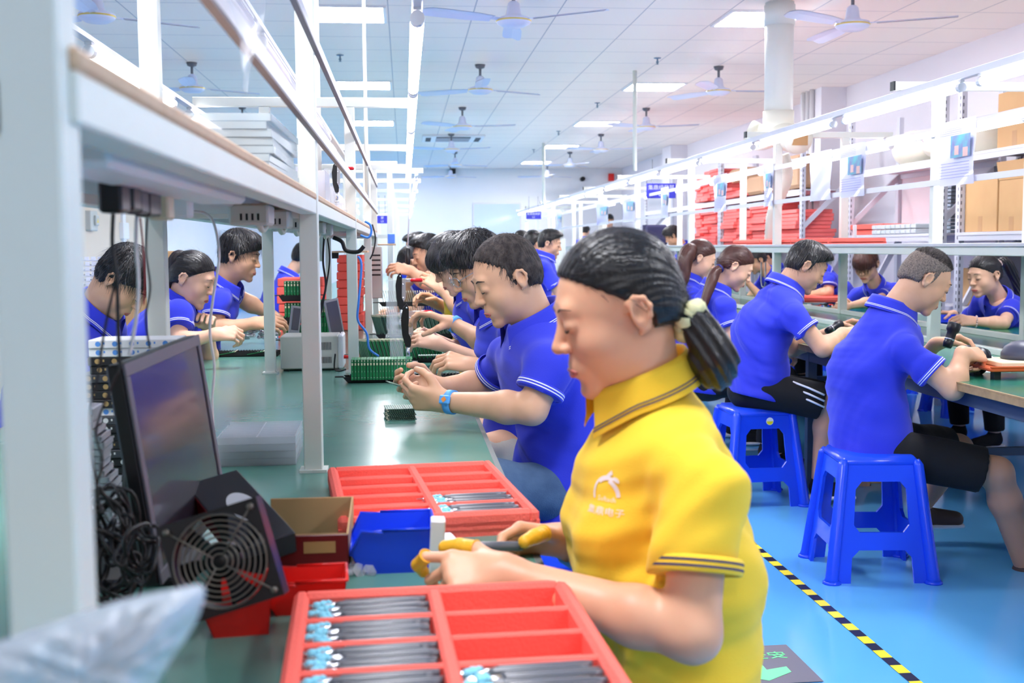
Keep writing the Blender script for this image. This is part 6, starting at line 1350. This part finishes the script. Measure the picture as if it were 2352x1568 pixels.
q = onz(2250, 852, ZT); tag(MB().use(M_WHT).box((q[0]-.06,q[1]-.05,ZT), (q[0]+.10,q[1]+.03,ZT+.001)).build('paper_sheet'), 'flat white paper slip on the green bench beside the orange tray', 'paper')
q = onz(2290, 872, ZT); e = empty('tray_stand', (q[0], q[1]+.02, ZT), -.06); MB().use(M_ORG).box((-.03,-.04,.03), (.36,.2,.042), .003).box((-.03,-.04,.042), (.36,-.03,.05), .002).build('tray_plate', e); [MB().use(M_BLKP).box(a_, c_).build('foot', e) for a_, c_ in (((-.01,-.02,0), (.015,.01,.03)), ((.3,-.02,0), (.33,.01,.03)), ((-.01,.15,0), (.015,.18,.03)))]; MB().use(mat('cream_pad', (240,226,190), .5)).box((.02,-.02,.042), (.34,.19,.062), .003).build('cream_pad', e); tag(e, 'orange tray on black feet with cream pad at right edge', 'tray stand')
b = MB().use(mat('dark_dome', (70,72,92), .4), True); b.T = tmat((q[0]+.17, q[1]+.12, ZT+.063), rz=.2); b.lathe([(.085,0),(.084,.02),(.07,.045),(.045,.062),(.001,.070)], 24); tag(b.build('dark_cover'), 'dark grey domed part on the cream pad at right edge', 'cover')
q = onz(2190, 752, ZT); e_ = bin_('storage_bin', M_BLUEP, (q[0], q[1]+.08, ZT), math.pi/2, .16, .18, .065, 'blue open bin on the right bench before the pink-tied woman')
b = MB().use(mat('bead_pink', (240,214,214), .3), True); P = PEOPLE['woman_pink']; w_, el = P['WL'], P['EL']; d = nrm(w_-el); c = w_-d*.01; a = nrm(np.cross(d, UP)); b2 = np.cross(d, a)
for k in range(14): th = 2*math.pi*k/14; b.T = tmat(c+(a*math.cos(th)+b2*math.sin(th))*.031); b.lathe([(.001,-.006),(.006,0),(.001,.006)], 8)
b.T = None; b.build('bead_bracelet', P['root'], P['loc'])
# red tray and parts before the far woman
q0, q1 = onz(1850, 690, ZT+.05), onz(1928, 690, ZT+.05); foam_tray('red foam tray with cells before the hidden-head worker on right bench', (q0[0]-.05, q0[1]+.4, ZT+.075), 0, .50, .40, .04)
b = MB(); rg2 = np.random.default_rng(9)
for k in range(60):
    b.use([M_BLUEP, M_BLKP, M_REDP, M_PLAST][k % 4], True); c = V(rg2.uniform(q0[0]-.05, q0[0]+.45), q0[1]-rg2.uniform(.05, .25), ZT+rg2.uniform(.01, .03)); b.T = tmat(c, rz=rg2.uniform(0, 3)); b.cyl((-.015,0,0), (.015,0,0), .006, 6)
tag(b.build('wired_parts'), 'loose heap of blue, black and red wired parts before the red tray', 'parts', None, 'stuff')
q0, q1 = at(1705, 553, 8.0), at(1930, 553, 8.0)
z_ = 1.223; a = onx(1930, 548, 2.72); c_ = onx(1705, 548, 2.72)
n_ = 3
for k in range(n_): y0 = a[1]+(c_[1]-a[1])*k/n_; y1 = a[1]+(c_[1]-a[1])*(k+1)/n_-.01; foam_tray('red foam tray lying on the right rack shelf, %s of three in line' % ('right','middle','left')[k], (2.64, y1, z_+.037), 0, .38, y1-y0, .036)
e = empty('metal_hook', onx(1753, 640, 2.60)); b = MB().use(mat('hook_grey', (150,150,156), .4, metal=.4), True); b.tube([(0,-.05,.12),(0,-.05,-.02),(0,-.03,-.055),(0,0,-.062),(0,.03,-.055),(0,.05,-.02),(0,.05,.12)], .005, 8); b.build('hook_bar', e); tag(e, 'grey U-shaped hook hanging below the right rack shelf', 'hook')
# office chair back showing above shelf
q = at(1508, 535, 17.); e = empty('office_chair', (q[0], 17., 0)); M_CH = mat('chair_navy', (58,58,96), .7); s0, s1 = at(1484, 555, 17.), at(1534, 516, 17.); wq = s1[0]-s0[0]
S = Solid(V(-.3,-.2,.4), V(.3,.2,1.7), .012); zc = (s0[2]+s1[2])/2; hh = s1[2]-s0[2]
S.ell((0,0,zc-.04), (wq*.55,.05,hh*.80), 0); Pm, Fm = S.mesh(); S2 = MB().use(M_CH, True)
b = MB().use(M_CH); b.box((-wq/2,-.03,zc-hh/2-.06), (wq/2,.04,zc+hh/2), .03); b.build('backrest', e); MB().use(M_CH).box((-wq*.6,.03,zc-hh/2-.06), (wq*.4,.08,zc+hh/2), .03).build('rear_shell', e); MB().use(M_CH).box((-.24,-.45,.70), (.24,.02,.78), .03).build('seat', e); MB().use(M_BLKP).box((-.03,.03,.66), (.03,.06,zc)).build('back_bar', e); b = MB().use(M_BLKP, True).cyl((0,-.2,.1), (0,-.2,.70), .03, 12)
for k in range(5): w = 2*math.pi*k/5; b.tube([(0,-.2,.12), (.28*math.cos(w),-.2+.28*math.sin(w),.06)], [.03,.018], 8)
b.build('swivel_base', e); tag(e, 'navy office chair whose back shows above the right rack shelf', 'chair')
# store shelving along right wall
M_GALV = mat('galvanised', (206,208,220), .45, metal=.15); M_DARKIN = mat('crate_dark', (30,32,52), .5)
XS0, XS1 = 4.02, 4.47
def shelving(y0, y1, levels, lab):
    e = empty('store_shelving', ((XS0+XS1)/2, y0, 0)); L = V((XS0+XS1)/2, y0, 0)
    for y in (y0, y1):
        for x in (XS0, XS1):
            MB().use(M_GALV).box((x-.02, y-.03, 0), (x+.02, y+.03, 2.35)).build('upright', e, L)
        b = MB().use(mat('slot_dark', (90,92,104), .6)); 
        for k in range(44): b.box((XS0-.022, y-.012, .1+.05*k), (XS0-.0195, y-.004, .125+.05*k)); b.box((XS0-.012, y-.0315, .1+.05*k), (XS0-.004, y-.0295, .125+.05*k))
        b.build('upright_slots', e, L)
        MB().use(M_GALV).add([(XS0,y-.015,.4),(XS1,y-.015,1.20),(XS1,y-.015,1.31),(XS0,y-.015,.46),(XS0,y+.015,.4),(XS1,y+.015,1.25),(XS1,y+.015,1.31),(XS0,y+.015,.46)], [(0,1,2,3),(7,6,5,4),(3,2,6,7)]).add([(XS0,y-.015,1.36),(XS1,y-.015,1.80),(XS1,y-.015,1.86),(XS0,y-.015,1.42),(XS0,y+.015,1.36),(XS1,y+.015,1.80),(XS1,y+.015,1.86),(XS0,y+.015,1.42)], [(0,1,2,3),(7,6,5,4),(3,2,6,7)]).build('diagonal_brace', e, L)
    for z in levels:
        MB().use(M_GALV).box((XS0-.025, y0+.03, z-.06), (XS0+.005, y1-.03, z-.002)).box((XS0-.03, y0+.03, z-.022), (XS0-.025, y1-.03, z-.014)).box((XS1-.005, y0+.03, z-.06), (XS1+.02, y1-.03, z)).build('shelf_beam', e, L)
        MB().use(mat('shelf_white', (222,222,230), .5)).box((XS0, y0+.01, z-.014), (XS1, y1-.01, z)).build('shelf_plate', e, L)
    tag(e, lab, 'shelving'); return e
yA = onx(2205, 500, XS0)[1]; yB_ = onx(2168, 500, XS0)[1]; y1B = onx(1958, 450, XS0)[1]
zs = at(2280, 534, yA-.5)[2]; zs2 = 1.86
shelving(yA-2.3, yA, (.45, 1.30, 1.86), 'galvanised store shelving bay with cartons at right edge'); shelving(yB_+.02, 10.15, (.45, 1.30, 1.86), 'galvanised store shelving bay with two red trays on its mid shelf'); shelving(11.42, 14.42, (.45, 1.22, 1.78), 'galvanised store shelving bay of stacked red trays behind the white column'); shelving(14.5, 19.0, (.45, 1.22, 1.78), 'farthest galvanised shelving bay full of stacked red trays')
def carton(c, w, d, h, lab, ang=0, m=None, open_=False):
    e = empty('cardboard_carton', c, ang); m = m or M_CARD; MB().use(m).box((-w/2,-d/2,0), (w/2,d/2,h), .003).build('carton_body', e); MB().use(M_TAPEB).box((-w/2-.001,-.03,h*.0), (-w/2,.03,h*.28)).build('packing_tape', e)
    if open_: b = MB().use(m); b.T = tmat((-w/2,0,h), ry=-.15); b.box((-.004,-d/2,0), (0,d/2,h*.36)); b.build('open_flap', e)
    tag(e, lab, 'carton'); return e
def yx(px, x=XS0): return onx(px, 450, x)[1]
Y0, Y1 = yx(2285), yx(2210); carton((4.25, (Y0+Y1)/2, 1.301), .42, Y1-Y0-.01, .39, 'closed cardboard carton on mid shelf, left of the open one'); Y0, Y1 = yx(2350), yx(2287); carton((4.25, (Y0+Y1)/2, 1.301), .42, Y1-Y0-.01, .345, 'cardboard carton with raised flap on mid shelf at right edge', open_=True)
Y0, Y1 = yx(2352), yx(2272); carton((4.25, (Y0+Y1)/2-.05, 1.861), .42, Y1-Y0, .37, 'big cardboard carton on the top shelf at upper right')
for k in range(4):
    b = MB().use(M_DARKIN); yk = yx(2215+32*k); b.box((4.3, yk-.13, 1.301), (4.46, yk+.12, 1.78)); b.use(mat('crate_tubes', (150,152,168), .25))
    for j in range(3):
        for i in range(9): b.box((4.295, yk-.10+.075*j, 1.70-.025*i), (4.30, yk-.045+.075*j, 1.713-.025*i))
    tag(b.build('tube_crate'), 'dark crate of clear tubes behind the cartons, %s along the shelf' % ordn[k], 'crate')
b = MB().use(mat('tube_clear', (120,130,144), .25))
for i in range(14): b.box((4.1, yB_+.06, 1.302+.028*i), (4.4, yB_+.30, 1.324+.028*i), .003)
tag(b.build('tube_stack'), 'tall dark stack of clear tubes beside the perforated upright', 'tubes', None, 'stuff')
for r_ in range(2):
    a_, c_ = yx(2110), yx(2008); b = MB().use(mat('blister_glass', (196,204,208), .15, spec=.8))
    for j in range(9):
        y = a_+(c_-a_)*j/9; b.box((4.0, y+.008, 1.301+.042*r_), (4.3, y+(c_-a_)/9-.006, 1.338+.042*r_), .006)
    tag(b.build('blister_pack'), 'row of clear blister packs on the mid shelf, %s layer' % ('lower','upper')[r_], 'blister pack')
for r_ in range(2): Y0, Y1 = yx(2030), yx(1950); b = MB().use(M_RED).box((4.03-.02*r_, Y0, 1.302+.047*r_), (4.4, Y1+.05*r_, 1.345+.047*r_), .004); tag(b.build('foam_tray'), '%s of two red foam trays left of the clear blister packs' % ('lower','upper')[r_], 'tray')
q = at(1963, 530, 7.8); tag(MB().use(M_PLAST).box(q-V(.012,.01,.08), q+V(.012,.01,.04), .002).build('white_stand'), 'small white upright card standing behind the rack shelf', 'card')
q = yx(1975); tag(MB().use(mat('panel_white', (238,234,240), .5)).box((4.475, 8.42, 1.32), (4.49, 10.1, 1.80)).build('white_board'), 'plain white board closing the back of the shelving bay', 'board')
# stacked red trays by shelves
M_RED2 = mat('red_foam_side', (250,122,118), .85, mottle=.6, mscale=3, rgb2=(240,98,94))
rgs = np.random.default_rng(12)
def trays_on(y0, y1, z0, ztop, cols, lab, grp):
    wd = (y1-y0)/cols
    for c in range(cols):
        n = int((ztop-z0-rgs.uniform(0, .07))/.040)
        for i in range(n):
            j = rgs.uniform(-.02, .02); k_ = rgs.uniform(-.03, .03); b = MB().use(M_RED2); b.box((XS0-.02+k_, y0+wd*c+.012+j*.5, z0+.040*i), (XS0+.36+k_, y0+wd*(c+1)-.012+j*.5, z0+.0375+.040*i), .004); tag(b.build('foam_tray'), lab, 'tray', grp)
ya_, yb_ = yx(1845), yx(1768); trays_on(11.48, yb_, 1.222, 1.62, 1, 'red foam tray in the wide stack right of the flexible hose', 'red trays right of the hose')
trays_on(yx(1764), yx(1662), 1.222, 1.72, 3, 'red foam tray in the middle shelf stacks left of the flexible hose', 'red trays left of the hose')
trays_on(yx(1652), yx(1599), 1.222, 1.76, 3, 'red foam tray in the far shelf stacks beside the galvanised upright', 'red trays in the far bay')
trays_on(yx(1652), yx(1599), 1.80, 2.24, 3, 'red foam tray on the top shelf of the far bay', 'red trays on the far top shelf')
trays_on(yx(1720), yx(1662), 1.80, 1.96, 2, 'red foam tray on the top shelf left of the exhaust duct', 'red trays on the middle top shelf')
for i, (p0, p1, z0, h_, lb) in enumerate(((1678,1712,1.98,.16,'brown paper parcel on the top shelf over the middle red trays'),(1716,1752,1.80,.20,'crumpled brown paper parcel on the top shelf left of hose'),(1800,1838,1.80,.34,'open brown carton on the top shelf right of hose'))):
    Y0, Y1 = yx(p1), yx(p0); S = MB().use(mat('kraft', (186,150,120), .8)); S.box((4.0, Y0, z0), (4.35, Y1, z0+h_), .03); tag(S.build('paper_parcel'), lb, 'parcel')
for i, (p0, p1, lb) in enumerate(((2030,2090,'first'),(2095,2160,'second'),(2165,2230,'third'))):
    Y0, Y1 = sorted((yx(p1), yx(p0))); sd = Solid(V(3.95, Y0-.05, 1.84), V(4.5, Y1+.05, 2.18), .02); sd.ell(V(4.2, (Y0+Y1)/2, 1.98), V(.2, (Y1-Y0)/2, .13), 0); sd.ell(V(4.15, (Y0*.6+Y1*.4), 2.03), V(.12, (Y1-Y0)/3, .09), .03); sd.field(wrinkle(.02, 3+i, None, 16.)); sd.half(V(0,0,1.862), V(0,0,-1), .002); Pm, Fm = sd.mesh()
    tag(Acc().add(Pm, Fm, mat('bag_cream', (236,234,214), .3, spec=.6)).build('plastic_sack'), 'pale crumpled plastic sack on the top shelf, %s from left' % lb, 'sack')
carton((4.35, onx(2228, 700, 4.3)[1], .751), .18, .3, .28, 'small carton with paper label behind the pink-tied woman'); bx = MB().use(M_DARKIN).box((4.12, 6.9, .452), (4.42, 8.0, 1.2), .01); tag(bx.build('dark_crate'), 'dark crate on the low shelf behind the pink-tied woman', 'crate')
tag(MB().use(M_GALV).box((4.1, onx(2228, 700, 4.3)[1]-.4, .46), (4.6, onx(2228, 700, 4.3)[1]+.3, .75), .004).build('low_box'), 'grey low box supporting the small labelled carton', 'box')
# loose floor pieces
q = onz(2020, 1105, 0); tag(MB().use(M_CARD).box((q[0]-.08, q[1]-.05, .0), (q[0]+.1, q[1]+.1, .04), .002).build('card_scrap'), 'small cardboard box on the floor under the right bench', 'box')
# items beyond aisle
q = at(1240, 540, 13.0); tag(MB().use(mat('bronze_mesh', (110,112,84), .6)).box((q[0]-.25, 12.9, q[2]-.04), (q[0]+.22, 13.1, q[2]+.03), .004).build('parts_rack'), 'olive parts rack on the distant shelf behind the standing men', 'rack'); tag(MB().use(M_POST).box((q[0]-.3, 12.85, 0), (q[0]+.27, 13.2, q[2]-.04), .004).build('side_cabinet'), 'white cabinet under the olive parts rack down the aisle', 'cabinet')
q = at(1340, 545, 13.0)
# ------------------------------------------------------------------ light
w = bpy.data.worlds.new('world'); SC.world = w; w.use_nodes = True
bg = w.node_tree.nodes['Background']; bg.inputs[0].default_value = (.92,.95,1,1); bg.inputs[1].default_value = .14
vs = SC.view_settings; vs.view_transform = 'Standard'; vs.look = 'None'; vs.gamma = 1; vs.use_curve_mapping = False; vs.exposure = 1.1
try:
    SC.cycles.max_bounces = 7; SC.cycles.diffuse_bounces = 4; SC.cycles.glossy_bounces = 3; SC.cycles.transparent_max_bounces = 12; SC.cycles.transmission_bounces = 4; SC.cycles.caustics_reflective = False; SC.cycles.caustics_refractive = False
    SC.cycles.sample_clamp_indirect = 4; SC.cycles.use_denoising = True; SC.cycles.use_adaptive_sampling = True; SC.cycles.adaptive_threshold = .02
except Exception: pass
bpy.context.view_layer.update()
